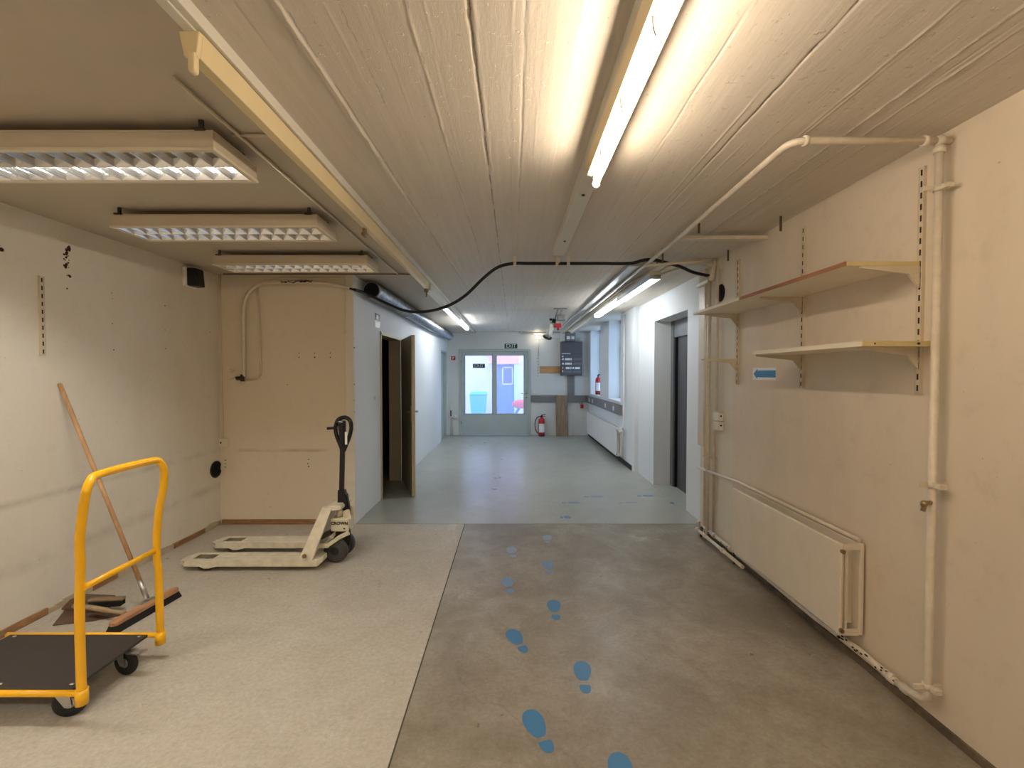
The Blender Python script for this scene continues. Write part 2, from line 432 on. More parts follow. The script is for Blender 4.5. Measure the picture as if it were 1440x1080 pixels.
# footprints: worn print, the concrete shows through in flakes
def worn(name, c, wear, bg):
    m, nt, bs = nodes(name)
    w = ramp(nt, noise(nt, 38, 6, .75, geopos(nt)), wear, wear+.12)
    nt.links.new(mixc(nt, mul(nt, w, .75), c, bg), bs.inputs['Base Color']); bs.inputs['Roughness'].default_value = .45
    return m
M['fp0'] = worn('blue_sticker', srgb(62,120,168), .68, srgb(130,135,140))
M['fp1'] = worn('faded_blue_sticker', srgb(104,140,184), .5, srgb(150,152,156))
M['fp2'] = worn('rubbed_blue_sticker', srgb(126,150,186), .42, srgb(152,158,160))
# window glass with a light frosted film: part clear, part diffusing
def glass(name, col, k=.45):
    m = bpy.data.materials.new(name); m.use_nodes = True; nt = m.node_tree; nt.nodes.clear()
    out = N(nt, 'ShaderNodeOutputMaterial'); tr = N(nt, 'ShaderNodeBsdfTransparent'); tl = N(nt, 'ShaderNodeBsdfTranslucent'); gl = N(nt, 'ShaderNodeBsdfGlossy')
    tl.inputs[0].default_value = col; gl.inputs['Roughness'].default_value = .1; tr.inputs[0].default_value = (.95,.97,1,1)
    a = N(nt, 'ShaderNodeMixShader'); a.inputs[0].default_value = k; nt.links.new(tr.outputs[0], a.inputs[1]); nt.links.new(tl.outputs[0], a.inputs[2])
    b = N(nt, 'ShaderNodeMixShader'); b.inputs[0].default_value = .05; nt.links.new(a.outputs[0], b.inputs[1]); nt.links.new(gl.outputs[0], b.inputs[2])
    nt.links.new(b.outputs[0], out.inputs[0]); return m
M['glass'] = glass('filmed_glass', (.92,.95,1,1), .14)
M['frost'] = glass('frosted_glass', (.66,.72,.78,1), .85)

# ---------------------------------------------------------------- dimensions of the room
XL, XC, XR, XR2 = -2.90, -1.56, 1.80, 1.905
YB, YF, YN = 4.50, 11.0, -2.2
ZC = 2.50
JX = -.47           # floor joint between the two slabs

# floor
fl = MB()
def fq(x0, y0, x1, y1, m): fl.box((x0, y0, -.06), (x1, y1, 0), m)
fq(XL-.1, YN, JX-.004, YB-.005, 0)
fq(JX+.004, YN, XR+.3, YB-.005, 1)
fq(XL-.1, YB+.005, XR2+.55, YF+.3, 2)
fl.box((XL-.1, YB-.005, -.06), (XR2+.3, YB+.005, -.003), 3)
fl.box((JX-.004, YN, -.06), (JX+.004, YB-.005, -.003), 3)
struct('floor', fl, [M['floorL'], M['floorR'], M['floorF'], M['joint']])

# ceiling: smooth slab on the left, board-formed concrete on the right (real relief)
struct('ceiling_left', MB().box((XL-.1, YN, ZC-.03), (-.872, YF+.2, ZC+.1)), M['ceilL'])
xs = np.arange(-.87, XR2+.30, .004); ys = np.arange(YN, YF+.2, .035)
XX, YY = np.meshgrid(xs, ys)
rng = np.random.RandomState(3)
def smooth1(n, k, amp):
    a = rng.randn(n+k*2); ker = np.hanning(k*2+1); ker /= ker.sum()
    r = np.convolve(a, ker, 'same')[k:-k]; return r/ (r.std()+1e-9)*amp
Hh = np.zeros_like(XX)
# boards of uneven width with small steps between them
edges = [-.87]
while edges[-1] < XR2+.3: edges.append(edges[-1]+rng.uniform(.09, .15))
ny = len(ys)
for e0, e1 in zip(edges[:-1], edges[1:]):
    lv = rng.uniform(-.0006, .0006); msk = (XX >= e0) & (XX < e1); Hh[msk] += lv
wob = smooth1(ny, 8, .004)
for e in edges[1:]:
    kind = rng.rand(); w = smooth1(ny, 5, .0025)
    amp = np.clip(smooth1(ny, 10, 1.0)+.5, 0, 2)[:, None]
    if kind < .55: Hh -= amp*.0011*np.exp(-((XX-e-w[:, None])/.0032)**2)
    else: Hh += amp*.0014*np.exp(-((XX-e-w[:, None])/.0032)**2)
# strong ridges and the open crack seen in the photo
def ridge(pts, amp, wd):
    yy = [p[1] for p in pts]; xx = [p[0] for p in pts]
    cx = np.interp(ys, yy, xx)+smooth1(ny, 1, .0016); on = ((ys > yy[0]) & (ys < yy[-1])).astype(float)
    a = np.clip(1+smooth1(ny, 1, .55), .05, 2.4)*on
    global Hh
    Hh -= (a*amp)[:, None]*np.exp(-((XX-cx[:, None])/wd)**2)
ridge([(-.635, -2), (-.635, 1.2), (-.60, 3), (-.53, 4.6)], .006, .0055)
ridge([(-.66, -2), (-.655, 1.2), (-.62, 3), (-.55, 4.6)], -.003, .005)
ridge([(-.12, -2), (-.12, 1.2), (-.115, 2.6), (-.1, 3.4)], -.004, .0042)
ridge([(-.105, -2), (-.105, 1.2), (-.10, 2.6)], .0015, .005)
ridge([(-.30, -2), (-.28, 3.2)], .0018, .004)
ridge([(.03, -2), (.04, 2.6)], -.002, .004)
ridge([(.92, -2), (.94, 4)], -.004, .004); ridge([(1.20, -2), (1.21, 3)], .002, .004)
ridge([(1.39, -2), (1.40, 4)], .0035, .0045); ridge([(1.47, -2), (1.48, 4)], .003, .004)
for yy, x0, x1 in ((2.98, -.75, .10), (4.55, -.8, 1.8), (5.9, -.8, 1.9), (7.3, -.8, 1.9), (8.8, -.8, 1.9)):
    Hh -= .004*np.exp(-((YY-yy)/.04)**2)*((XX > x0) & (XX < x1))
Hh += .0008*np.sin(XX*7.1+np.sin(YY*1.3))*np.cos(YY*2.2)
fade = np.clip((YY-6.5)/3, 0, 1)*.5
Zz = ZC+Hh*(1-fade)
cb = MB(); cb.v = [tuple(r) for r in np.stack([XX, YY, Zz], -1).reshape(-1, 3).tolist()]
nx = len(xs)
for j in range(ny-1):
    for i in range(nx-1):
        a = j*nx+i; cb.f.append([a, a+nx, a+nx+1, a+1])
cb.m = [0]*len(cb.f); cb.s = [True]*len(cb.f)
struct('ceiling', cb, M['ceil'])
struct('ceiling_slab', MB().box((-.86, YN, ZC+.03), (XR2+.3, YF+.2, ZC+.12)), M['ceil'])

# walls
TW = .15
struct('wall_left', MB().box((XL-TW, YN, 0), (XL, YB+TW, ZC+.02)), M['cream'])
struct('wall_alcove_back', MB().box((XL, YB, 0), (XC-.001, YB+TW, ZC+.02)), M['cream2'])
struct('wall_rear', MB().box((XL, YN-TW, 0), (XR, YN, ZC+.02)), M['cream'])
# corridor left wall with two door openings
D3A, D3B, D3H = onx(536, 700, XC).y, onx(564, 660, XC).y, 1.99
D2A, D2B, D2H = 10.0, 10.86, 2.02
cw = MB()
cw.box((XC-TW, YB+.012, 0), (XC, D3A, ZC+.02)); cw.box((XC-TW, D3A, D3H), (XC, D3B, ZC+.02))
cw.box((XC-TW, D3B, 0), (XC, D2A, ZC+.02)); cw.box((XC-TW, D2A, D2H), (XC, D2B, ZC+.02)); cw.box((XC-TW, D2B, 0), (XC, YF, ZC+.02))
struct('wall_corridor_left', cw, M['white'])
# right wall (near), pier and lift wall
YP = 4.33
struct('wall_right', MB().box((XR, YN, 0), (XR+.5, 3.70, ZC+.02), 0).box((XR, 3.70, 0), (XR+.5, YP, ZC+.02), 1), [M['creamR'], plaster('corridor_light_on_wall', srgb(224,217,202), srgb(204,194,174), .5)])  # paler far section: light from the corridor put into the wall colour
E0, E1, EH = 4.95, 6.10, onx(921, 452, XR2).z
N2a, N2b, N1a, N1b = 7.75, 8.72, 9.55, 10.72
SILL, ND = 1.0, .22
rw = MB()
rw.box((XR2, YP, 0), (XR2+.3, E0, ZC+.02)); rw.box((XR2, E0, EH), (XR2+.3, E1, ZC+.02)); rw.box((XR2, E1, 0), (XR2+.3, 6.85, ZC+.02))
struct('wall_lift', rw, M['white'])
XP = XR2-.055
ww = MB()
ww.box((XP, 6.85, 0), (XP+.35, N2a, ZC+.02)); ww.box((XP, N2a, 0), (XP+.35, N2b, SILL))
ww.box((XP, N2b, 0), (XP+.35, N1a, ZC+.02)); ww.box((XP, N1a, 0), (XP+.35, N1b, SILL)); ww.box((XP, N1b, 0), (XP+.35, YF, ZC+.02))
struct('wall_right_far', ww, M['white'])
# far wall with the door opening
dx0, dx1 = at(645.5, 550, YF).x, at(746, 550, YF).x; dz1 = at(700, 491, YF).z
fw = MB()
fw.box((XL, YF, 0), (dx0, YF+TW, ZC+.02)); fw.box((dx0, YF, dz1), (dx1, YF+TW, ZC+.02)); fw.box((dx1, YF, 0), (XR2+.4, YF+TW, ZC+.02))
struct('wall_far', fw, M['farwall'])
# dark store room behind the open door
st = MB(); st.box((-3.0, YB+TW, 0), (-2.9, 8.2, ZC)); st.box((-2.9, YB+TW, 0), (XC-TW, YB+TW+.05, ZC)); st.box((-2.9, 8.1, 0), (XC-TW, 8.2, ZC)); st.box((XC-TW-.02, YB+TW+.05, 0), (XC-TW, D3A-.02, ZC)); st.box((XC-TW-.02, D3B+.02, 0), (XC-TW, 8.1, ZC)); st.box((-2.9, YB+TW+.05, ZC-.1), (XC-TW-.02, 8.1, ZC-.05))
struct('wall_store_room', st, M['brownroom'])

# skirtings on the left, dark strips of painted shade on the right
tb = MB()
p = [4.48]
yy = 4.48
mlist = []
segs = [(4.48, 4.25, 1), (4.25, 3.85, 0), (3.85, 3.3, 1), (3.3, 3.1, 0), (3.1, 2.8, 1), (2.8, 2.5, 0), (2.5, 1.2, 1), (1.2, -2.1, 1)]
for a, b, k in segs:
    n = max(2, int(abs(a-b)/.05)); q = np.linspace(a, b, n+1)
    for i in range(n):
        h0 = .042 if k == 0 else .044+.008*math.sin(i*.9)+random.uniform(-.003,.003); w = .014 if k == 0 else .014+random.uniform(-.003,.003)
        tb.box((XL, q[i], 0), (XL+w, q[i+1], h0), k)
struct('baseboard_left', tb, [M['darkwood'], plaster('crumbled_plaster', srgb(196,184,160), srgb(130,104,78), .9)])
struct('baseboard_alcove', MB().box((XL+.02, YB-.018, 0), (XC-.06, YB, .048)), M['darkwood'])
# corner batten of the alcove wall
struct('trim_1', MB().box((at(485.5,560,YB).x, YB-.012, 0), (at(487.5,560,YB).x, YB, ZC-.03)), M['cream2'])
struct('trim_6', MB().box((at(487.5,560,YB).x, YB-.008, 0), (XC-.001, YB, ZC-.03)), M['cream'])
struct('gap_shade_right_far', MB().box((XP-.012, 7.0, 0), (XP, YF-.01, .075)), plain('radiator_gap_shade', srgb(60,58,56), .7, 0, .25, 12))  # dark strip stands in for the shaded gap under the corridor radiator
struct('edge_shade_right', MB().box((XR-.012, YN, 0), (XR, 4.2, .035)), plain('floor_edge_shade', srgb(120,104,84), .8, 0, .3, 8))  # shading at the floor edge and under the radiator, painted as a strip

# ---------------------------------------------------------------- far glazed door (door_1)
d1 = sroot('door_1', ((dx0+dx1)/2, YF, 0), 'grey glazed double door with frosted panes in the far wall')
fr = MB(); fwd = .055
fr.box((dx0, YF-.03, 0), (dx0+fwd, YF+.09, dz1)).box((dx1-fwd, YF-.03, 0), (dx1, YF+.09, dz1)).box((dx0+fwd, YF-.03, dz1-.06), (dx1-fwd, YF+.09, dz1))
build('door_frame', fr, M['doorframe'], d1, .004)
pz1, pz0 = at(700, 499, YF).z, at(700, 582.6, YF).z
pl = [at(653.3,550,YF).x, at(693,550,YF).x, at(697.5,550,YF).x, at(737.4,550,YF).x]
lf = MB(); a0, a1, zt = dx0+fwd, dx1-fwd, dz1-.06; y0, y1 = YF-.005, YF+.05
lf.box((a0, y0, 0.01), (a1, y1, pz0)).box((a0, y0, pz1), (a1, y1, zt)).box((a0, y0, pz0), (pl[0], y1, pz1)).box((pl[1], y0, pz0), (pl[2], y1, pz1)).box((pl[3], y0, pz0), (a1, y1, pz1))
build('door_leaf', lf, M['doorframe'], d1, .004)
bd = MB()
for a, b in ((pl[0], pl[1]), (pl[2], pl[3])):
    bd.box((a, y0-.006, pz0), (a+.02, y0+.02, pz1)).box((b-.02, y0-.006, pz0), (b, y0+.02, pz1)).box((a, y0-.006, pz0), (b, y0+.02, pz0+.02)).box((a, y0-.006, pz1-.02), (b, y0+.02, pz1))
build('glazing_bead', bd, M['doorframe'], d1)
for a, b in ((pl[0], pl[1]), (pl[2], pl[3])):
    build('pane', MB().box((a+.001, YF+.018, pz0+.001), (b-.001, YF+.022, pz1-.001)), M['glass'], d1)
hz = at(735, 553, YF).z; hx = at(738, 553, YF).x
build('door_handle', MB().tube(fillet([(hx+.035, y0, hz), (hx+.035, y0-.05, hz), (hx-.10, y0-.05, hz)], .02), .011).cyl((hx+.035, y0, hz), (hx+.035, y0-.01, hz), .026).cyl((hx+.035, y0, hz-.1), (hx+.035, y0-.012, hz-.1), .02), M['chrome'], d1)
for z in (.35, 1.75): build('hinge', MB().cyl((dx0+.05, YF-.04, z-.06), (dx0+.05, YF-.04, z+.06), .011), M['steel'], d1)
struct('trim_2', MB().box((dx0-.02, YF-.12, 0), (dx1+.02, YF, .006)), M['steel'])

def sign(px0, px1, py0, py1, Y, name, label, cat, txt, fc, tc):
    a, b = at(px0, py0, Y), at(px1, py1, Y)
    o = MB().box((a.x, Y-.006, b.z), (b.x, Y, a.z), 0)
    o.text(txt, (a.z-b.z)*1.05, ((a.x+b.x)/2, Y-.007, (a.z+b.z)/2), (1,0,0), (0,0,1), 1, .0005, 0)
    return tag(build(name, o, [fc, tc]), label, cat)
sign(709.5, 727.5, 483.5, 490, YF-.001, 'exit_sign', 'dark green exit sign on the wall above the glazed door', 'sign', 'EXIT', M['green'], M['signwhite'])
sign(665, 682, 511.5, 517.5, YF+.017, 'exit_sticker', 'dark green exit sticker on the left glass pane of the far door', 'sign', 'EXIT', M['green'], M['signwhite'])
a, b = at(634.5, 501, YF), at(640.5, 506.5, YF)
fs = MB().box((a.x, YF-.006, b.z), (b.x, YF, a.z), 0)
cx, cz, s_ = (a.x+b.x)/2, (a.z+b.z)/2, .012
fs.box((cx-.02, YF-.008, cz-.03), (cx-.008, YF-.005, cz+.03), 1).box((cx-.008, YF-.008, cz+.016), (cx+.025, YF-.005, cz+.03), 1).box((cx-.008, YF-.008, cz-.006), (cx+.014, YF-.005, cz+.006), 1)
tag(build('fire_sign', fs, [M['red'], M['signwhite']]), 'small red square fire sign on the far wall left of the door', 'sign')

# outside, seen through the panes
struct('floor_outside', MB().box((-9, YF+TW, -.12), (9, 22, -.04)), M['outground'])
YO = 13.6
ow = MB().box((-9, YO, -.04), (1.0, YO+.2, 4.2), 0)
struct('wall_outside', ow, M['outwall'])
struct('wall_outside_pink', MB().box((at(688,500,YO).x, YO-.25, at(700,512,YO).z), (at(729,500,YO).x, YO, 3.2)), M['pinkwall'])
d5 = sroot('door_5', (at(714,540,YO).x, YO-.06, -.04), 'blue door of the building outside')
bx0, bx1, bz1 = at(699,540,YO-.06).x, at(722.5,540,YO-.06).x, at(700,513,YO-.06).z
build('door_leaf', MB().box((bx0, YO-.06, -.04), (bx1, YO, bz1)), M['bluedoor'], d5, .01)
wa, wb = at(706,516,YO-.06), at(721.5,541,YO-.06)
build('pane', MB().box((wa.x+.04, YO-.07, wb.z+.04), (wb.x-.04, YO-.06, wa.z-.04)), M['bluepane'], d5)
build('window_frame', MB().box((wa.x, YO-.085, wb.z), (wa.x+.035, YO-.06, wa.z)).box((wb.x-.035, YO-.085, wb.z), (wb.x, YO-.06, wa.z)).box((wa.x, YO-.085, wb.z), (wb.x, YO-.06, wb.z+.035)).box((wa.x, YO-.085, wa.z-.035), (wb.x, YO-.06, wa.z)), M['outwall'], d5)
struct('trim_3', MB().box((at(723,540,YO-.2).x, YO-.2, -.04), (at(727,540,YO-.2).x, YO, 3.4)), plain('light_cyan_post', srgb(190,235,250), .6))
Yb = 12.9
c = at(673, 565, Yb)
bn = thing('storage_bin', 'turquoise plastic bin outside, seen through the left glass pane', 'bin', (c.x, Yb, -.04))
k0 = c.x
build('body', MB().hexa([(k0-.17,Yb-.17,-.02),(k0+.17,Yb-.17,-.02),(k0+.17,Yb+.17,-.02),(k0-.17,Yb+.17,-.02),(k0-.24,Yb-.22,.90),(k0+.24,Yb-.22,.90),(k0+.24,Yb+.22,.90),(k0-.24,Yb+.22,.90)]), M['teal'], bn, .03)
build('lid', MB().hexa([(k0-.26,Yb-.25,.90),(k0+.26,Yb-.25,.90),(k0+.26,Yb+.24,.90),(k0-.26,Yb+.24,.90),(k0-.2,Yb-.18,.98),(k0+.2,Yb-.18,.98),(k0+.2,Yb+.2,.98),(k0-.2,Yb+.2,.98)]), M['teal'], bn, .02)
build('wheel', MB().cyl((k0-.2, Yb+.2, .05), (k0+.2, Yb+.2, .05), .09), M['tyre'], bn)
Yc = 12.5; c = at(733, 570, Yc)
ch = thing('plastic_toy', 'pink and blue plastic object outside, seen through the right glass pane', 'toy', (c.x+.1, Yc, -.04))
k0 = c.x
build('slide', MB().bar((k0-.22, Yc, .30), (k0+.42, Yc, 1.25), .4, .05, (0,0,1)).bar((k0-.5, Yc, .24), (k0-.2, Yc, .32), .4, .05), M['outblue'], ch, .015)
build('seat', MB().sphere((k0-.02, Yc-.1, .66), .2, (1.2,.8,.62)), M['pink'], ch)
build('stand', MB().cyl((k0+.34, Yc-.12, -.04), (k0+.3, Yc-.12, 1.1), .04).cyl((k0+.34, Yc+.12, -.04), (k0+.3, Yc+.12, 1.1), .04).cyl((k0-.35, Yc, -.04), (k0-.32, Yc, .27), .05), M['outblue'], ch)

# ---------------------------------------------------------------- door_2 : closed grey door at the end of the left corridor wall
d2 = sroot('door_2', (XC, (D2A+D2B)/2, 0), 'pale grey door at the far end of the left corridor wall')
build('door_leaf', MB().box((XC-.11, D2A+.04, 0.005), (XC-.07, D2B-.04, D2H-.04)), M['doorframe'], d2)
build('door_frame', MB().box((XC-.13, D2A, 0), (XC-.005, D2A+.04, D2H)).box((XC-.13, D2B-.04, 0), (XC-.005, D2B, D2H)).box((XC-.13, D2A, D2H-.04), (XC-.005, D2B, D2H)), M['doorframe'], d2)
# ---------------------------------------------------------------- door_3 : open door into the store room
d3 = sroot('door_3', (XC, D3B, 0), 'beige door standing open into the corridor')
fb = MB(); w = .035
fb.box((XC-TW-.005, D3A-.012, 0), (XC+.012, D3A+w, D3H)).box((XC-TW-.005, D3B-w, 0), (XC+.012, D3B+.012, D3H)).box((XC-TW-.005, D3A-.012, D3H-w), (XC+.012, D3B+.012, D3H+.012))
build('door_frame', fb, plain('light_cream_frame', srgb(214,204,180), .45, 0, .03), d3, .003)
hp = Vector((XC+.015, D3B-.03, 0)); fe = at(579, 585, 5.50); fe = Vector((fe.x, 5.50, 0))
dv = (fe-hp).normalized(); nv = Vector((-dv.y, dv.x, 0))   # nv points to +x side
if nv.x < 0: nv = -nv
zt = at(580, 471, 5.5).z
def dl(t, o, z): q = hp+dv*t+nv*o; return (q.x, q.y, z)
L3 = (fe-hp).length
build('door_leaf', MB().hexa([dl(0,0,.01), dl(L3,0,.01), dl(L3,.04,.01), dl(0,.04,.01), dl(0,0,zt), dl(L3,0,zt), dl(L3,.04,zt), dl(0,.04,zt)][0:8], 0), M['greydoor'], d3, .002)
build('door_edge', MB().hexa([dl(L3,-.001,.01), dl(L3+.004,-.001,.01), dl(L3+.004,.041,.01), dl(L3,.041,.01), dl(L3,-.001,zt), dl(L3+.004,-.001,zt), dl(L3+.004,.041,zt), dl(L3,.041,zt)]), plain('beige_door_edge', srgb(206,190,156), .5), d3)
hz = 1.03
for o, sgn in ((-.0, -1), (.04, 1)):
    q = lambda t, e, z: Vector(dl(t, o+sgn*e, z))
    hd = build('door_handle', MB().tube(fillet([q(L3-.06, 0, hz), q(L3-.06, .05, hz), q(L3-.17, .05, hz)], .015), .009).hexa([q(L3-.08,0,hz-.13), q(L3-.04,0,hz-.13), q(L3-.04,.006,hz-.13), q(L3-.08,.006,hz-.13), q(L3-.08,0,hz+.07), q(L3-.04,0,hz+.07), q(L3-.04,.006,hz+.07), q(L3-.08,.006,hz+.07)]), M['brass'] if sgn < 0 else M['steel'], d3)
# ---------------------------------------------------------------- door_4 : lift door
d4 = sroot('door_4', (XR2+.25, (E0+E1)/2, 0), 'dark steel lift door in the deep opening on the right')
build('door_leaf', MB().box((XR2+.27, E0, 0), (XR2+.29, E1-.10, EH-.22)), M['lift'], d4)
build('door_leaf', MB().box((XR2+.262, E1-.62, 0), (XR2+.27, E1-.17, EH-.22)), M['lift'], d4)
build('door_frame', MB().box((XR2+.22, E1-.10, 0), (XR2+.30, E1, EH)).box((XR2+.23, E0, EH-.22), (XR2+.30, E1-.10, EH)), M['liftframe'], d4, .003)
build('door_seal', MB().box((XR2+.24, E1-.13, 0), (XR2+.285, E1-.10, EH-.22)), M['black'], d4)
struct('trim_4', MB().box((XR2+.3, E0-.2, 0), (XR2+.36, E1+.2, EH+.3)), M['lift'])
struct('trim_5', MB().box((XR2-.03, E0-.1, 0), (XR2+.22, E1, .003)), M['floorF'])

# ---------------------------------------------------------------- windows in the niches
for n, (a, b) in enumerate(((N1a, N1b), (N2a, N2b)), 1):
    wr = sroot('window_%d' % n, (XP+ND, (a+b)/2, SILL), 'tall white window in its niche')
    x0, x1 = XP+ND, XP+ND+.06
    fm = MB(); fm.box((x0, a, SILL), (x1, a+.06, ZC)).box((x0, b-.06, SILL), (x1, b, ZC)).box((x0, a, SILL), (x1, b, SILL+.06)).box((x0, a, ZC-.06), (x1, b, ZC)).box((x0, a, 1.95), (x1, b, 2.0))
    build('window_frame', fm, M['winframe'], wr, .004)
    build('pane', MB().box((x0+.025, a+.06, SILL+.06), (x0+.03, b-.06, ZC-.06)), M['frost'], wr)
    build('window_sill', MB().box((XP-.02, a+.002, SILL), (x0, b-.002, SILL+.025)), M['whiteplastic'], wr, .004)
struct('wall_outside_right', MB().box((6, 5, -.1), (6.2, 14, 1.2)), M['outwall'])

# ---------------------------------------------------------------- right side: trunking band, radiator, fire extinguisher on sill
tr = thing('wall_trunking', 'grey cable trunking running under the window sills', 'trunking', (XP, 9.2, .8))
build('channel', MB().box((XP-.06, 7.62, .80), (XP, YF-.01, .965)), M['trunk'], tr, .004)
for y, in ((10.5,), (10.1,), (8.7,), (8.0,)):
    build('socket', MB().box((XP-.07, y-.04, .845), (XP-.06, y+.04, .925)).cyl((XP-.072, y, .885), (XP-.068, y, .885), .02, n=12), M['whiteplastic'], tr, .003)
tf = thing('wall_trunking', 'grey cable trunking across the far wall below the fuse board', 'trunking', (at(787,560,YF).x, YF, .85))
z0, z1 = at(780,565.5,YF).z, at(780,556,YF).z
build('channel', MB().box((at(747,560,YF).x, YF-.05, z0), (XP-.06, YF, z1)), M['trunk'], tf, .004)
build('riser', MB().box((at(798,540,YF).x, YF-.05, z1), (at(807.5,540,YF).x, YF, at(800,528,YF).z)), M['trunk'], tf, .004)

def radiator(name, label, xf, xw, ya, yb, z0, z1, mat, valve_y):
    r = thing(name, label, 'radiator', ((xf+xw)/2, (ya+yb)/2, z0))
    build('panel', MB().box((xf, ya, z0), (xf+.018, yb, z1)), mat, r, .006)
    build('panel', MB().box((xw-.035, ya, z0), (xw-.012, yb, z1)), mat, r, .006)
    g = MB(); 
    n = int((yb-ya-.1)/.035)
    for i in range(n):
        y = ya+.05+i*.035; g.box((xf+.018, y, z0+.04), (xw-.035, y+.004, z1-.04))
    build('convector_grille', g, mat, r)
    build('end_cap', MB().box((xf+.018, ya+.001, z1-.03), (xw-.035, ya+.012, z1)).box((xf+.018, ya+.001, z0), (xw-.035, ya+.012, z0+.03)).box((xf+.03, ya+.002, z0), (xf+.04, ya+.012, z1)), mat, r)
    xm = (xf+xw)/2
    build('plug', MB().cyl((xf+.006, ya-.014, z1-.035), (xf+.006, ya, z1-.035), .011, n=10).cyl((xf+.006, ya-.014, z0+.03), (xf+.006, ya, z0+.03), .011, n=10), M['brass'], r)
    build('bracket', MB().box((xw-.012, ya+.15, z0+.05), (xw, ya+.18, z1-.05)).box((xw-.012, yb-.18, z0+.05), (xw, yb-.15, z1-.05)), mat, r)
    return r
ra = radiator('radiator', 'long cream panel radiator low on the right wall under the shelves', XR-.135, XR, 2.285, 3.42, .165, .635, M['radi'], 2.25)
rb = radiator('radiator', 'white panel radiator under the windows in the corridor', XP-.115, XP, 7.55, 10.55, .12, .60, M['radw'], 7.5)
build('valve', MB().cyl((XP-.10, 7.53, .58), (XP-.10, 7.40, .58), .022).cyl((XP-.10, 7.40, .58), (XP-.10, 7.33, .58), .03).tube(fillet([(XP-.10, 7.45, .57), (XP-.05, 7.40, .57), (XP-.05, 7.40, .12)], .02), .012), M['whiteplastic'], rb)
build('return_pipe', MB().tube(fillet([(XP-.06, 7.50, .14), (XP-.06, 7.44, .14), (XP-.06, 7.44, .6), (XP-.03, 7.40, .62), (XP-.03, 7.40, ZC-.06)], .03), .013), M['pipew'], rb)

def extinguisher(label, base, r, h, hose=True):
    o = thing('fire_extinguisher', label, 'fire extinguisher', base)
    x, y, z = base
    build('cylinder', MB().lathe((x, y, z), (0,0,1), [(r*.8,0),(r,.015),(r,h*.72),(r*.86,h*.79),(r*.4,h*.84),(r*.3,h*.88)]), M['red'], o)
    build('label_plate', MB().tube_l([Vector((x,y,z+h*.2)), Vector((x,y,z+h*.6))], [r*1.01]*2, Vector((0,0,1)), 24, 0), M['signwhite'], o) if False else None
    lb = MB(); n = 8
    for i in range(n):
        a0 = math.radians(-150+120*i/n); a1 = math.radians(-150+120*(i+1)/n); R = r*1.015
        lb.add([(x+R*math.cos(a0), y+R*math.sin(a0), z+h*.18), (x+R*math.cos(a1), y+R*math.sin(a1), z+h*.18), (x+R*math.cos(a1), y+R*math.sin(a1), z+h*.58), (x+R*math.cos(a0), y+R*math.sin(a0), z+h*.58)], [(0,1,2,3)], 0, True)
    build('paper_label', lb, M['signwhite'], o)
    build('valve_head', MB().cyl((x, y, z+h*.87), (x, y, z+h*.95), r*.32, n=12).bar((x-.01, y, z+h*.96), (x+r*1.25, y, z+h*1.0), .02, .018).bar((x-.01, y, z+h*.90), (x+r*1.2, y, z+h*.91), .02, .012), M['black'], o)
    if hose: build('hose', MB().tube(spline([(x-.01, y-.01, z+h*.9), (x-r*1.4, y-.02, z+h*.86), (x-r*2.1, y-.02, z+h*.6), (x-r*1.9, y-.02, z+h*.3), (x-r*1.15, y-.01, z+h*.12)]), .011, 8), M['rubber'], o)
    build('base_ring', MB().lathe((x, y, z), (0,0,1), [(r*.9,0),(r*1.02,.004),(r*1.02,.03),(r*.95,.032)]), M['black'], o)
    return o
ex = at(761.5, 610, YF-.12)
extinguisher('large red fire extinguisher standing on the floor beside the far door', (ex.x, YF-.14, 0), .075, .52)
extinguisher('red fire extinguisher standing on the far window sill', (XP+.09, 10.25, SILL+.025), .06, .46, False)

# far wall items
def board_px(name, x0, x1, y0, y1, th, mat, label, cat, bev=.004, Y=YF):
    a, b = at(x0, y0, Y), at(x1, y1, Y)
    return tag(build(name, MB().box((a.x, Y-th, b.z), (b.x, Y, a.z)), mat, None, bev), label, cat)
fbx = thing('fuse_board', 'dark grey fuse board cabinet high on the far wall', 'fuse board', (at(803,500,YF).x, YF, at(803,528,YF).z))
a, b = at(788, 481, YF), at(817.6, 528, YF)
build('cabinet', MB().box((a.x, YF-.16, b.z), (b.x, YF, a.z)), M['panel'], fbx, .006)
W_, H_ = b.x-a.x, a.z-b.z
build('cover', MB().box((a.x+.012, YF-.168, b.z+.012), (b.x-.012, YF-.16, b.z+H_*.62)).box((a.x+.012, YF-.168, b.z+H_*.64), (b.x-.012, YF-.16, a.z-.012)), M['panel'], fbx, .003)
lp = MB(); yq = YF-.172
def pl_(u0, u1, v0, v1): lp.box((a.x+W_*u0, yq, a.z-H_*v1), (a.x+W_*u1, yq+.004, a.z-H_*v0))
pl_(.03,.44,.345,.362); pl_(.04,.11,.42,.455)
pl_(.18,.42,.49,.55); pl_(.44,.50,.49,.55); pl_(.05,.13,.495,.545)
pl_(.18,.42,.62,.68); pl_(.44,.50,.62,.68); pl_(.05,.13,.625,.675)
pl_(.22,.40,.75,.81); pl_(.44,.48,.75,.81); pl_(.53,.60,.75,.81); pl_(.64,.88,.75,.81); pl_(.06,.10,.75,.80); pl_(.06,.10,.84,.90)
build('label_strip', lp, M['signwhite'], fbx)
g_ = MB()
for v0, v1, u0, u1 in ((.49,.55,.56,.95), (.62,.68,.56,.95), (.86,.92,.15,.5), (.86,.92,.56,.92)): g_.box((a.x+W_*u0, yq, a.z-H_*v1), (a.x+W_*u1, yq+.004, a.z-H_*v0))
build('breaker_row', g_, plain('grey_breakers', srgb(120,118,120), .5), fbx)
ub = thing('meter_box', 'small dark box with white switches above the fuse board', 'electrical box', (at(801,476,YF).x, YF, at(801,480.5,YF).z))
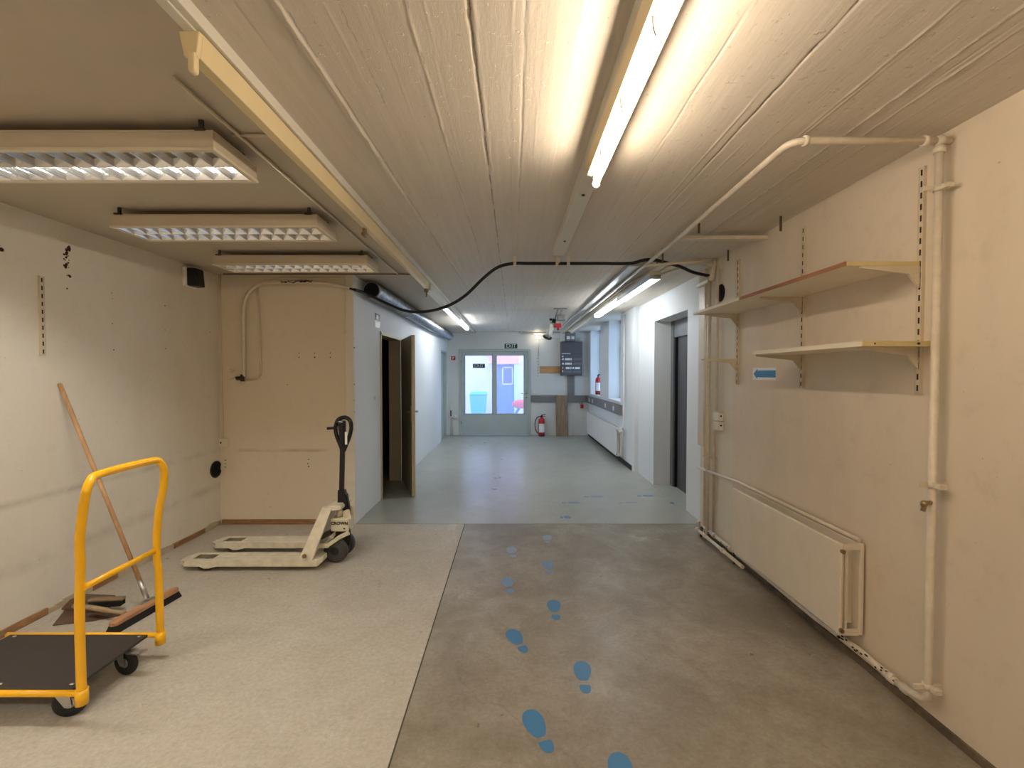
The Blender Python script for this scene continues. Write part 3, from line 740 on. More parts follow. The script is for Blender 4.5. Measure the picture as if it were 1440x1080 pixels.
a, b = at(795, 468.5, YF), at(808.5, 480.5, YF)
build('case', MB().box((a.x, YF-.12, b.z), (b.x, YF, a.z)), M['trunk'], ub, .004)
build('switch', MB().box((a.x+.02, YF-.13, b.z+.05), (a.x+.10, YF-.12, b.z+.12)).box((a.x+.13, YF-.13, b.z+.05), (a.x+.20, YF-.12, b.z+.12)), M['signwhite'], ub)
board_px('wall_panel', 788, 794.5, 466, 480.5, .06, M['white'], 'narrow white panel left of the box above the fuse board', 'panel')
board_px('wooden_board', 759, 788, 515, 525, .02, M['lightwood'], 'light brown wooden board fixed beside the fuse board', 'board')
a, b = at(782, 556, YF-.15), at(798, 613, YF-.15)
pk = MB().hexa([(a.x, YF-.20, .0), (b.x-.01, YF-.20, .0), (b.x-.01, YF-.165, 0), (a.x, YF-.165, 0), (a.x+.0, YF-.10, a.z), (b.x-.0, YF-.10, a.z), (b.x, YF-.065, a.z), (a.x, YF-.065, a.z)])
tag(build('wooden_plank', pk, M['oldwood'], None, .003), 'weathered wooden plank leaning upright against the far wall', 'plank')
for x0, x1, lab in ((779, 783, 'white board leaning behind the plank, its left side showing'), (799, 804, 'white board standing to the right of the leaning plank')):
    a, b = at(x0, 584, YF-.06), at(x1, 612.5, YF-.06)
    tag(build('white_board', MB().hexa([(a.x, YF-.07, 0), (b.x, YF-.07, 0), (b.x, YF-.05, 0), (a.x, YF-.05, 0), (a.x, YF-.03, a.z), (b.x, YF-.03, a.z), (b.x, YF-.012, a.z), (a.x, YF-.012, a.z)]), M['whiteplastic'], None, .002), lab, 'board')
a = at(818, 570, YF)
rc = thing('red_hanging_tag', 'small red object hanging below the grey trunking at the far right', 'valve', (a.x, YF, a.z-.08))
build('body', MB().box((a.x-.035, YF-.07, a.z-.07), (a.x+.035, YF-.01, a.z+.02)), M['red'], rc, .01)
build('strap', MB().tube([(a.x, YF-.03, a.z+.02), (a.x, YF-.03, z0)], .008).tube(spline([(a.x-.03,YF-.02,a.z+.02),(a.x-.07,YF-.02,a.z+.08),(a.x-.05,YF-.02,z0)]), .004, 6), M['black'], rc)
us = thing('shelf_upright', 'slotted shelf upright on the far wall right of the door', 'shelf rail', (at(756.5,531,YF).x, YF, at(756,531,YF).z))
def upright(parent, wall, pos, z0, z1, nslot, mat):
    m = MB()
    if wall == 'Y': m.box((pos-.0125, YF-.012, z0), (pos+.0125, YF, z1), 0)
    for i in range(nslot):
        z = z0+(z1-z0)*(i+.5)/nslot; dz = (z1-z0)/nslot*.27
        if wall == 'Y': m.box((pos-.004, YF-.0135, z-dz), (pos+.004, YF-.012, z+dz), 1)
    return build('rail', m, [mat, M['dirt']], parent)
upright(us, 'Y', us.location.x, us.location.z, at(756,494,YF).z, 9, M['whiteplastic'])
a = at(751, 551, YF)
tag(build('wall_socket', MB().box((a.x-.03, YF-.03, a.z-.05), (a.x+.03, YF, a.z+.05)).cyl((a.x, YF-.034, a.z+.02), (a.x, YF-.03, a.z+.02), .018, n=12), M['whiteplastic'], None, .006), 'small white socket right of the glazed door', 'socket')
# pipes on the far wall, upper right and left
a, b = at(732, 469, YF-.06), at(789, 470, YF-.06)
tag(build('conduit', MB().tube([(a.x, YF-.04, a.z), (b.x+.2, YF-.04, a.z)], .022).tube([(a.x, YF-.04, a.z), (a.x, YF-.04, ZC)], .022).tube([(at(757,474,YF).x, YF-.03, a.z-.12), (b.x, YF-.03, a.z-.12)], .009).tube([(at(757,474,YF).x, YF-.03, a.z-.12), (at(757,474,YF).x, YF-.03, a.z-.55)], .009), M['pipew']), 'pale pipes along the top of the far wall', 'pipe')
a = at(755.5, 474.5, YF-.15)
bl = thing('lamp_bulb', 'small glowing bulb high on the far wall right of the exit sign', 'lamp', (a.x, YF, a.z-.04))
build('bulb', MB().sphere((a.x, YF-.13, a.z), .028), M['bulb'], bl)
build('holder', MB().cyl((a.x, YF, a.z), (a.x, YF-.105, a.z), .02, n=12), M['whiteplastic'], bl)
vp = thing('water_valve', 'thin pipes with a white valve left of the glazed door', 'pipe', (at(636,600,YF).x, YF, 0))
x1_, x2_ = at(634.5,590,YF).x, at(637,590,YF).x
build('pipe', MB().tube([(x1_, YF-.03, 0), (x1_, YF-.03, at(634,566,YF).z)], .014).tube([(x2_, YF-.03, 0), (x2_, YF-.03, at(634,585,YF).z)], .010), M['pipew'], vp)
az = at(640,586,YF).z
build('valve', MB().sphere((x2_+.07, YF-.06, az), .045).cyl((x1_-.01, YF-.04, az), (x2_+.05, YF-.05, az), .022), M['whiteplastic'], vp)
build('lever', MB().tube([(x1_, YF-.05, az+.02), (x1_, YF-.07, az+.16)], .014), M['darkmetal'], vp)

# ---------------------------------------------------------------- spiral duct along the corridor ceiling
du = thing('ventilation_duct', 'round silver spiral duct along the top of the left corridor wall', 'duct', (XC+.12, 4.7, 2.3))
prof = []; y = 4.72; rr = .085
while y < 10.6:
    prof += [(rr, y), (rr+.006, y+.010), (rr+.006, y+.018), (rr, y+.028)]; y += .075
build('tube', MB().tube_l([Vector((XC+.11, t, ZC-.14)) for r, t in prof], [r for r, t in prof], Vector((0,1,0)), 24, 0), M['galv'], du)
build('end_mouth', MB().cyl((XC+.11, 4.715, ZC-.14), (XC+.11, 4.719, ZC-.14), .078, n=24), M['void'], du)
build('strap', MB().cyl((XC+.11, 6.2, ZC-.14), (XC+.11, 6.23, ZC-.14), .093, n=24).cyl((XC+.11, 8.2, ZC-.14), (XC+.11, 8.23, ZC-.14), .093, n=24).box((XC+.10, 6.2, ZC-.06), (XC+.12, 6.23, ZC-.03)).box((XC+.10, 8.2, ZC-.06), (XC+.12, 8.23, ZC-.03)), M['galv'], du)

# ---------------------------------------------------------------- black cable across the ceiling
cp = [at(498,407,4.44), at(515,413,4.55), at(540,425,4.5), at(570,437,4.4), at(600,438,4.3), at(630,430,4.2), at(655,415,4.1), at(680,391,4.0), at(700,376,3.93), at(722,370.5,3.9)]
cp2 = [Vector((at(x,370.5,3.9).x, 3.9, at(740,370.5,3.9).z)) for x in (745, 790, 840, 885)]+[at(903,366.5,3.9), at(914,365.2,3.9)]
cp3 = [at(927,367,3.92), at(955,374.5,3.95), at(975,383,4.0), at(998,388,4.1)]
ck = thing('black_cable', 'thick black cable sagging across the ceiling from duct to right wall', 'cable', (0, 3.9, 2.3))
build('cable', MB().tube(spline(cp+cp2+cp3, 8), .0140, 10), M['black'], ck)
for x in (724, 783, 799):
    q = at(x, 370.5, 3.9); build('clip', MB().box((q.x-.012, 3.88, q.z-.018), (q.x+.012, 3.92, ZC-.0)), M['creamplastic'], ck)

# ---------------------------------------------------------------- luminaires
def louvre_light(label, x0, x1, y0, y1, zb, zt, lit, lm='coolL'):
    w = x1-x0; d = y1-y0
    o = thing('louvre_light', label, 'ceiling light', ((x0+x1)/2, (y0+y1)/2, zb), 'louvred ceiling lights over the left side')
    t = .012
    h = MB()
    h.box((x0, y0, zt-.008), (x1, y1, zt))
    h.box((x0, y0, zb+.012), (x1, y0+.008, zt-.008)).box((x0, y1-.008, zb+.012), (x1, y1, zt-.008)).box((x0, y0+.008, zb+.012), (x0+.008, y1-.008, zt-.008)).box((x1-.008, y0+.008, zb+.012), (x1, y1-.008, zt-.008))
    build('housing', h, M['housing'], o, .002)
    r = MB(); e = .018
    r.box((x0-.004, y0-.004, zb), (x1+.004, y0+e, zb+.012)).box((x0-.004, y1-e, zb), (x1+.004, y1+.004, zb+.012)).box((x0-.004, y0+e, zb), (x0+e, y1-e, zb+.012)).box((x1-e, y0+e, zb), (x1+.004, y1-e, zb+.012))
    build('rim', r, M['rim'], o, .002)
    lv = MB(); X0, X1, Y0, Y1 = x0+e, x1-e, y0+e, y1-e; ym = (Y0+Y1)/2; zz = zb+.034
    # side and centre reflectors, wedge shaped
    lv.prism([(X0, Y0, zb+.004), (X0, Y0+.006, zb+.004), (X0, Y0+.02, zz), (X0, Y0, zz)], (X1-X0, 0, 0))
    lv.prism([(X0, Y1, zb+.004), (X0, Y1, zz), (X0, Y1-.02, zz), (X0, Y1-.006, zb+.004)], (X1-X0, 0, 0))
    lv.prism([(X0, ym-.003, zb+.004), (X0, ym+.003, zb+.004), (X0, ym+.018, zz), (X0, ym-.018, zz)], (X1-X0, 0, 0))
    lv.box((X0, ym-.001, zz), (X1, ym+.001, zt-.009))  # opaque divider added to keep the lit tube from brightening the near row
    n = 15
    for i in range(n+1):
        x = X0+(X1-X0)*i/n
        lv.prism([(x-.002, Y0, zb+.004), (x+.002, Y0, zb+.004), (x+.010, Y0, zz-.004), (x-.010, Y0, zz-.004)], (0, Y1-Y0, 0))
    build('louvre', lv, M['alu'], o)
    for k, yc in enumerate(((Y0+ym)/2, (Y1+ym)/2)):
        on = lit[k]
        build('tube', MB().cyl((X0+.01, yc, zb+.050), (X1-.01, yc, zb+.050), .013, n=12), M[lm] if on else M['tubeoff'], o)
    br = MB()
    for x in (x0+.05, x1-.05):
        br.box((x-.02, y0-.012, zt-.004), (x+.02, y0+.03, zt+.004)).box((x-.008, y0+.002, zt), (x+.008, y0+.012, ZC-.03))
        br.box((x-.008, y1-.03, zt), (x+.008, y1-.02, ZC-.03))
    build('mounting_bracket', br, M['darkmetal'], o)
    return o
zb_ = 2.352; zt_ = 2.430
louvre_light('large louvred ceiling light nearest the camera, its far tube lit', -2.40, at(300,206,1.76).x, 1.76, 2.06, zb_, zt_, (0,1))
x1_ = at(446,315,2.68).x
louvre_light('unlit louvred ceiling light, middle one of the three on the left', at(155,320,2.68).x, x1_, 2.68, 2.97, zb_, zt_, (0,0))
louvre_light('unlit louvred ceiling light nearest the alcove back wall', at(299,371,3.60).x, at(517,371,3.60).x, 3.60, 3.88, zb_, zt_, (0,0))
louvre_light('unseen louvred light added behind the camera to brighten the left side', -2.40, -1.16, -.55, -.25, zb_, zt_, (1,1), 'rear_fill')  # fill fixture out of view, added to brighten the left wall
# conduit linking them
tag(build('conduit', MB().tube([(-1.10, 1.5, ZC-.042), (-1.10, 4.40, ZC-.042)], .007, 8).tube([(-1.13, 1.86, ZC-.04), (-.9, 1.86, ZC-.04)], .007, 8), M['housing']), 'thin conduit on the ceiling joining the louvred lights', 'conduit')
tag(build('conduit', MB().tube([(XL+.1, YB-.06, ZC-.038), (-.93, YB-.06, ZC-.038)], .006, 8), plain('brown_conduit', srgb(120,98,74), .6)), 'thin dark conduit along the ceiling above the alcove back wall', 'conduit')

# left ceiling rail with one empty luminaire body and lit ones further down
lr = thing('lighting_rail', 'long ivory lighting rail on the ceiling left of centre', 'lighting rail', (-.89, 4, 2.38))
rx0, rx1 = -.928, -.872
build('rail', MB().box((rx0+.012, YN+.1, 2.455), (rx1-.012, 10.4, ZC)).box((-.885, YN+.1, 2.46), (-.86, 10.4, ZC)), M['railw'], lr, .003)
build('luminaire_body', MB().prism([(rx0+.012, 1.307, 2.388), (rx1-.008, 1.307, 2.388), (rx1, 1.307, 2.458), (rx0, 1.307, 2.458)], (0, 3.5, 0)), M['rail'], lr, .003)
build('end_cap', MB().prism([(rx0+.012, 1.290, 2.385), (rx1-.008, 1.290, 2.385), (rx1+.002, 1.290, 2.455), (rx0-.002, 1.290, 2.455)], (0, .017, 0)), M['rail'], lr, .004)
build('lamp_holder', MB().box((-.902, 1.284, 2.348), (-.882, 1.306, 2.395)).cyl((-.892, 1.284, 2.348), (-.892, 1.306, 2.348), .010, n=12), M['rail'], lr, .004)
build('lamp_holder', MB().box((-.915, 2.80, 2.355), (-.895, 2.83, 2.395)).cyl((-.905, 2.79, 2.350), (-.905, 2.84, 2.350), .014, n=12), M['brass'], lr, .003)
build('clip', MB().box((-.93, 4.84, 2.36), (-.89, 4.88, 2.40)).tube([(-.91, 4.86, 2.37), (-.905, 4.84, 2.31)], .008), M['brass'], lr)
def rail_lum(label, X, ya, yb, zb, zt, w, mat_tube, kind, grp):
    o = thing('ceiling_strip_light', label, 'ceiling light', (X, (ya+yb)/2, zb), grp)
    build('housing', MB().box((X-w/2, ya, zb+.02), (X+w/2, yb, zt)), M['railw'], o, .003)
    if kind == 'louvre':
        lv = MB(); n = int((yb-ya)/.08)
        for i in range(n+1):
            y = ya+(yb-ya)*i/n; lv.box((X-w/2+.004, y-.003, zb-.02), (X+w/2-.004, y+.003, zb+.02))
        lv.box((X-w/2, ya, zb-.022), (X-w/2+.005, yb, zb+.02)); lv.box((X+w/2-.005, ya, zb-.022), (X+w/2, yb, zb+.02))
        build('louvre', lv, M['alu'], o)
        build('tube', MB().cyl((X, ya+.02, zb+.004), (X, yb-.02, zb+.004), .013, n=12), mat_tube, o)
    elif kind == 'diffuser':
        build('diffuser', MB().prism([(X-w/2+.006, ya, zb+.02), (X-w/2+.012, ya, zb-.016), (X, ya, zb-.024), (X+w/2-.012, ya, zb-.016), (X+w/2-.006, ya, zb+.02)][::-1], (0, yb-ya, 0)), mat_tube, o, .003)
    else:
        build('cover', MB().prism([(X-w/2+.006, ya, zb+.02), (X-w/2+.012, ya, zb-.01), (X+w/2-.012, ya, zb-.01), (X+w/2-.006, ya, zb+.02)][::-1], (0, yb-ya, 0)), M['railw'], o)
    return o
G1 = 'strip lights on the left corridor rail'
rail_lum('unlit strip light on the left rail where it enters the corridor', -.91, 4.90, 6.20, 2.40, 2.458, .09, None, 'cover', G1)
rail_lum('louvred strip light on the left corridor rail', -.91, 6.22, 7.72, 2.40, 2.458, .09, M['cool'], 'louvre', G1)
rail_lum('glowing white strip light at the far end of the left rail', -.91, 7.74, 9.24, 2.40, 2.458, .09, M['diff'], 'diffuser', G1)

# centre rail with the warm tube
RX = .380
cr = thing('lighting_rail', 'cream lighting rail on the ceiling right of centre', 'lighting rail', (RX, 1, 2.4))
build('rail', MB().prism([(RX-.042, YN+.1, 2.452), (RX+.042, YN+.1, 2.452), (RX+.05, YN+.1, ZC), (RX-.05, YN+.1, ZC)], (0, 3.70-YN-.1, 0)), M['railw'], cr, .003)
build('end_cap', MB().box((RX-.044, 3.70, 2.450), (RX+.044, 3.715, ZC)).cyl((RX, 3.72, 2.44), (RX, 3.73, 2.40), .010, n=8), M['railw'], cr, .003)
build('screw', MB().cyl((RX, 2.45, 2.447), (RX, 2.45, 2.453), .009, n=10).cyl((RX, 3.3, 2.447), (RX, 3.3, 2.453), .009, n=10), M['darkmetal'], cr)
def tube_light(label, ya, yb):
    o = thing('ceiling_tube_light', label, 'ceiling light', (RX, (ya+yb)/2, 2.35), 'bare warm tubes on the centre rail')
    build('housing', MB().prism([(RX-.035, ya, 2.407), (RX+.035, ya, 2.407), (RX+.048, ya, 2.452), (RX-.048, ya, 2.452)], (0, yb-ya, 0)), M['rail'], o, .002)
    build('reflector', MB().prism([(RX-.037, ya, 2.403), (RX-.036, ya, 2.407), (RX+.036, ya, 2.407), (RX+.037, ya, 2.403), (RX+.012, ya, 2.396), (RX-.012, ya, 2.396)], (0, yb-ya, 0)), M['rim'], o)
    build('tube', MB().cyl((RX, ya+.03, 2.360), (RX, yb-.03, 2.360), .013, n=16), M['warm'], o)
    hd = MB()
    for y in (ya+.012, yb-.012): hd.box((RX-.013, y-.012, 2.352), (RX+.013, y+.012, 2.400)).cyl((RX, y-.012, 2.356), (RX, y+.012, 2.356), .018, n=14)
    build('lamp_holder', hd, M['whiteplastic'], o, .002)
    cl = MB()
    for k in range(4):
        y = ya+.25+(yb-ya-.5)*k/3
        cl.tube([(RX-.024, y, 2.402), (RX-.022, y, 2.375), (RX-.015, y, 2.352)], .004, 6)
    build('clip', cl, M['steel'], o)
tube_light('bare warm fluorescent tube glowing on the centre rail', .58, 2.10)
tube_light('bare warm fluorescent tube overhead, behind the first one', -1.50, .02)

# right corridor rail and its lights
QX = 1.30
qr = thing('lighting_rail', 'white lighting rail along the right side of the corridor ceiling', 'lighting rail', (QX, 7, 2.4))
build('rail', MB().box((QX-.03, 3.95, 2.425), (QX+.03, 10.2, 2.455)), M['railw'], qr, .003)
hg = MB()
for y in (4.1, 5.4, 6.9, 8.4, 9.9): hg.tube([(QX, y, 2.45), (QX, y, ZC)], .006, 6)
build('hanger', hg, M['darkmetal'], qr)
G2 = 'strip lights on the right corridor rail'
rail_lum('lit louvred strip light on the right corridor rail', QX, 4.15, 5.45, 2.375, 2.425, .10, M['cool'], 'louvre', G2)
rail_lum('bright white strip light with a diffuser on the right corridor rail', QX, 5.47, 6.97, 2.375, 2.425, .10, M['diff'], 'diffuser', G2)
rail_lum('unlit strip light at the far end of the right corridor rail', QX, 6.99, 9.9, 2.375, 2.425, .08, None, 'cover', G2)
tag(build('cable_tray', MB().box((1.06, 4.15, 2.470), (1.22, 9.6, 2.496)), plain('pale_tray_metal', srgb(196,196,192), .35, .4, .05), None, .004), 'flat pale metal cable tray between the right ceiling pipes and lights', 'cable tray')

# ---------------------------------------------------------------- device hanging from the corridor ceiling
g0 = at(788, 434, 7.0)
dv_ = thing('ceiling_device', 'grey bracket with red fitting and white cylinder hanging from the far ceiling', 'ceiling fitting', (g0.x, 7.0, ZC))
gx = g0.x
build('plate', MB().box((gx-.10, 6.96, ZC-.015), (gx+.10, 7.04, ZC)), M['trunk'], dv_)
build('arm', MB().bar((gx-.04, 7.0, ZC-.01), (gx-.06, 7.2, 2.36), .02, .02).bar((gx+.03, 7.0, ZC-.01), (gx-.0, 7.2, 2.36), .02, .02), M['trunk'], dv_)
build('box', MB().box((gx-.03, 7.12, 2.33), (gx+.09, 7.26, 2.42)), M['trunk'], dv_, .006)
build('clamp', MB().cyl((gx-.10, 7.3, 2.345), (gx-.04, 7.3, 2.33), .035, n=14).cyl((gx-.14, 7.3, 2.36), (gx-.10, 7.3, 2.36), .02, n=10), M['black'], dv_)
build('red_fitting', MB().box((gx-.06, 7.28, 2.235), (gx+.05, 7.36, 2.30)).cyl((gx+.0, 7.32, 2.19), (gx+.0, 7.32, 2.24), .02, n=10), M['red'], dv_, .006)
build('cylinder', MB().cyl((gx-.09, 7.35, 2.30), (gx-.16, 7.45, 2.10), .055, .045, n=18), M['whiteplastic'], dv_)
build('foot', MB().cyl((gx-.16, 7.45, 2.10), (gx-.167, 7.46, 2.08), .075, n=18), M['black'], dv_)

# ---------------------------------------------------------------- right wall: big pipe
PX = XR-.052
YPp = 1.83
e1 = onz(1113, 198, 2.45); PXL = e1.x; PYL = e1.y
hp_ = thing('heating_pipe', 'cream heating pipe down the right wall and along the ceiling', 'pipe', (PX, PYL, .1))
main = fillet([(XR-.01, PYL, 2.45), (PXL, PYL, 2.45)], .05) 
build('ceiling_run', MB().tube(fillet([(XR-.01, PYL, 2.45), (PXL, PYL, 2.45), (PXL+.03, 3.3, 2.452), (PXL+.04, 10.9, 2.455)], .07), .0150, 14), M['pipe'], hp_)
build('riser', MB().tube(fillet([(PX, PYL, 2.45), (PX, PYL, .115), (PX-.0, PYL+.16, .095)], .05), .0150, 14), M['pipe'], hp_)
fl_ = MB()
fl_.cyl((PX, PYL, 2.40), (PX, PYL, 2.425), .021, n=14)
fl_.cyl((PX-.07, PYL, 2.45), (PX-.05, PYL, 2.45), .021, n=14).cyl((PXL+.05, PYL, 2.45), (PXL+.065, PYL, 2.45), .021, n=14)
fl_.sphere((PX, PYL, 2.45), .023)
build('fitting', fl_, M['pipe'], hp_)
cl = MB()
for py in (265, 682, 965):
    z = at(1332, py, PYL).z
    cl.cyl((PX, PYL, z-.012), (PX, PYL, z+.012), .020, n=14).box((PX, PYL-.006, z-.010), (XR, PYL+.006, z+.010)).box((PX-.06, PYL-.004, z-.01), (PX-.02, PYL+.004, z+.01)).box((PX-.01, PYL-.045, z-.009), (PX+.02, PYL-.02, z+.009))
build('pipe_clip', cl, M['pipe'], hp_)
tz = at(1315, 706, PYL).z
build('tap', MB().tube(fillet([(PX, PYL, tz), (PX-.045, PYL-.02, tz), (PX-.06, PYL-.025, tz-.03)], .015), .009).sphere((PX-.055, PYL-.025, tz), .014), M['brass'], hp_)
# floor-level pipe
fp = MB()
path = [(PX, PYL+.15, .095), (PX+.01, 2.25, .10), (XR-.05, 2.6, .09), (XR-.04, 3.5, .09), (XR-.035, 4.26, .085)]
fp.tube(path, .0155, 12)
fp.tube([(XR-.085, 3.35, .06), (XR-.085, 4.2, .055)], .014, 12)
fo = thing('floor_pipe', 'flaking cream pipe running along the foot of the right wall', 'pipe', (XR-.04, 3, .07))
build('pipe', fp, M['pipe'], fo)
cf = MB()
for y, r in ((PYL+.17, .023), (1.98, .021), (2.08, .020), (3.6, .022), (3.9, .022), (4.22, .024)): cf.cyl((PX+.005, y, .095), (PX+.005, y+.03, .095), r, n=12)
for y in (3.65, 4.0, 4.15): cf.cyl((XR-.085, y, .058), (XR-.085, y+.03, .058), .020, n=12)
build('coupling', cf, M['pipe'], fo)
ru = MB(); rs = random.Random(4)
for i in range(26):
    y = rs.uniform(2.02, 2.42) if i < 18 else rs.uniform(3.5, 4.2); a = rs.uniform(1.9, 3.6)
    ru.sphere((PX+.003+.0150*math.cos(a), y, .098+.0150*math.sin(a)), .007, (.5, rs.uniform(.8,1.8), .6), 0, 7, 5)
build('rust_patch', ru, M['rust'], fo)
build('support', MB().tube([(XR-.05, 3.55, 0), (XR-.05, 3.55, .09)], .008, 6).tube([(XR-.06, 4.15, 0), (XR-.06, 4.15, .09)], .012, 6), M['darkmetal'], fo)

# vertical pipes by the corner of the right wall
def vpipe(y, xoff, r, z0, z1, label, extra=None, mat='pipe'):
    o = thing('vertical_pipe', label, 'pipe', (XR-xoff, y, z0), 'cream pipes running down the corner of the right wall')
    m = MB().tube([(XR-xoff, y, z0), (XR-xoff, y, z1)], r, 12)
    build('pipe', m, M[mat], o)
    c_ = MB()
    for z in (.75, 2.1):
        if not z0 < z < z1: continue
        c_.box((XR-xoff-r-.004, y-.008, z-.01), (XR, y+.008, z+.01))
    build('pipe_clip', c_, M[mat], o)
    return o
vpipe(4.155, .032, .012, .06, 2.36, 'cream vertical pipe nearest the wooden strip at the corridor corner')
vpipe(4.06, .048, .016, .06, 2.36, 'thick cream vertical pipe, second from the corridor corner')
vpipe(3.935, .030, .012, 1.18, 2.44, 'thin cream conduit running down to the socket boxes')
vpipe(3.985, .026, .010, .10, 1.0, 'thin brownish pipe running from the socket boxes to the floor', mat='pipebrown')
# bent pipes under the ceiling
bp = thing('bent_pipes', 'bent cream pipes under the ceiling at the corner of the right wall', 'pipe', (XR-.2, 4, 2.3))
q = lambda px, py, Y: at(px, py, Y)
build('pipe', MB().tube(fillet([q(1006,353,4.0), (XR-.05, 4.0, 2.33), q(1001,392,4.05), q(982,402,4.3)], .10), .022, 12), M['pipe'], bp)
build('pipe', MB().tube(fillet([q(1003,364,4.0), q(966,364,4.0), (QX-.02, 4.9, 2.476), (PXL+.12, 10.8, 2.476)], .06), .016, 10), M['pipe'], bp)
build('pipe', MB().tube(fillet([q(995,395,4.24), q(1000,378,4.2), q(994,369,4.2), q(973,371,4.2), (QX+.04, 5.0, 2.474)], .04), .016, 10), M['pipe'], bp)
build('pipe', MB().tube([q(906,374,3.86), q(960,369,3.86), q(999,367,3.9)], .012, 10), M['pipe'], bp)
build('bracket', MB().box((XR-.10, 3.98, 2.43), (XR, 4.02, 2.45)).box((XR-.02, 3.94, 2.40), (XR, 4.06, ZC)), M['pipe'], bp)
cross_y = 3.22
tag(build('ceiling_batten', MB().box((PXL+.02, cross_y, ZC-.055), (XR, cross_y+.06, ZC-.030)), M['pipe'], None, .004), 'pale batten spanning from the ceiling pipe to the right wall', 'batten')
for px, py, Y, lab in ((932,360,3.66,'dark metal hook under the ceiling between the heating pipe and black cable'), (983,318,2.96,'dark metal hook under the ceiling beside the heating pipe'), (1098,315,2.92,'dark metal hook under the ceiling above the far shelf'), (1024,357,3.72,'dark metal hook in the corner above the bent pipes')):
    a = at(px, py-9, Y); a.z = min(a.z, ZC-.002)
    tag(build('ceiling_hook', MB().box((a.x-.006, Y-.004, at(px,py+10,Y).z), (a.x+.006, Y+.004, ZC)), plain('brown_hook', srgb(92,74,58), .6)), lab, 'hook', 'hooks under the ceiling by the right wall')
# cover strip at the corner
tag(build('cover_strip', MB().box((XR-.03, 4.20, .82), (XR, 4.325, 2.46)).cyl((XR-.032, 4.26, 1.17), (XR-.03, 4.26, 1.17), .006, n=8), M['upright'], None, .003), 'tan wooden strip up the corner end of the right wall', 'board')
# socket boxes
sb = thing('socket_box', 'pair of cream socket boxes on the conduit of the right wall', 'socket', (XR, 3.95, 1.05))
for z in (1.130, 1.050):
    b_ = build('box', MB().box((XR-.045, 3.86, z-.037), (XR, 3.965, z+.037)), M['creamplastic'], sb, .006)
    build('socket_face', MB().box((XR-.043, 3.857, z-.034), (XR-.004, 3.860, z+.034)), M['whiteplastic'], b_)
    build('socket_hole', MB().sphere((XR-.025, 3.857, z+.006), .008, (1,.4,1)), M['black'], b_)
# thin pipe to the radiator along the wall
tp = MB().tube(fillet([(XR-.05, 4.26, .615), (XR-.04, 3.5, .655), (XR-.03, 2.30, .650)], .03), .011, 10)
tag(build('thin_pipe', tp, M['pipe']), 'thin pipe sloping along the right wall to the top of the radiator', 'pipe')
# hole in the wall
a = onx(1014, 412, XR)
hole = MB().tube_l([Vector((XR-.003, a.y, a.z)), Vector((XR-.001, a.y, a.z))], [.075, .075], Vector((1,0,0)), 28, 0)
tag(build('pipe_hole', hole, M['void']), 'round black hole through the right wall above the shelf end', 'hole')
# arrow sign
a, b = onx(1059, 517, XR), onx(1091, 534, XR); ya, yb = b.y, a.y; z0, z1 = 1.452, 1.540
ar = thing('arrow_sign', 'white paper sign with a blue arrow on the right wall', 'sign', (XR, (ya+yb)/2, z0))
build('paper', MB().box((XR-.0015, ya, z0), (XR, yb, z1)), M['signwhite'], ar)
zm = (z0+z1)/2; hh = (z1-z0)
build('arrow', MB().prism([(XR-.0016, yb-.012, zm), (XR-.0016, yb-.062, zm+hh*.42), (XR-.0016, yb-.062, zm+hh*.28), (XR-.0016, ya, zm+hh*.28), (XR-.0016, ya, zm-hh*.28), (XR-.0016, yb-.062, zm-hh*.28), (XR-.0016, yb-.062, zm-hh*.42)], (-.0008, 0, 0)), M['blue'], ar)

# shelf uprights, brackets and shelves
UY = [onx(1293, 400, XR-.012).y, onx(1128, 420, XR-.012).y, onx(1037, 440, XR-.012).y]
labs = ['slotted upright nearest the heating pipe on the right wall', 'slotted upright in the middle of the shelves', 'slotted upright at the far end of the shelves by the black hole']
def upr(y, lab, X=XR, sgn=-1, z0=1.41, z1=2.40, n=20):
    m = MB(); m.box((X, y-.014, z0), (X+sgn*.012, y+.014, z1), 0)
    for i in range(n):
        z = z0+(z1-z0)*(i+.5)/n; m.box((X+sgn*.012, y-.004, z-.013), (X+sgn*.0128, y+.004, z+.013), 1)
    m.box((X+sgn*.012, y-.014, z0), (X+sgn*.015, y-.010, z1), 0); m.box((X+sgn*.012, y+.010, z0), (X+sgn*.015, y+.014, z1), 0)
    return tag(build('shelf_upright', m, [M['upright'], M['dirt']]), lab, 'shelf rail', 'slotted shelf uprights on the side walls')
for y, l in zip(UY, labs): upr(y, l)
SD = .325
def bracket(y, z, L, lab):
    x = XR-.015
    m = MB().prism([(x, y-.006, z), (x-L, y-.006, z), (x-L, y-.006, z-.010), (x-.05, y-.006, z-.035), (x-.012, y-.006, z-.085), (x, y-.006, z-.095)], (0, .012, 0))
    tag(build('shelf_bracket', m, M['upright'], None, .001), lab, 'shelf bracket', 'brackets of the right wall shelves')
ZU, ZL = 1.97, 1.615
bracket(UY[0], ZU, .26, 'bracket under the upper shelf at the near upright')
bracket(UY[0], ZL, .26, 'bracket under the lower shelf at the near upright')
bracket(UY[1], ZU, .26, 'bracket under the upper shelf at the middle upright')
bracket(UY[1], ZL, .28, 'bracket under the lower shelf at the middle upright')
bracket(UY[2], ZU, .26, 'bracket under the far upper shelf beside the black hole')
bracket(UY[2], ZL, .28, 'bare bracket without a shelf at the far upright')
xs0 = XR-.018
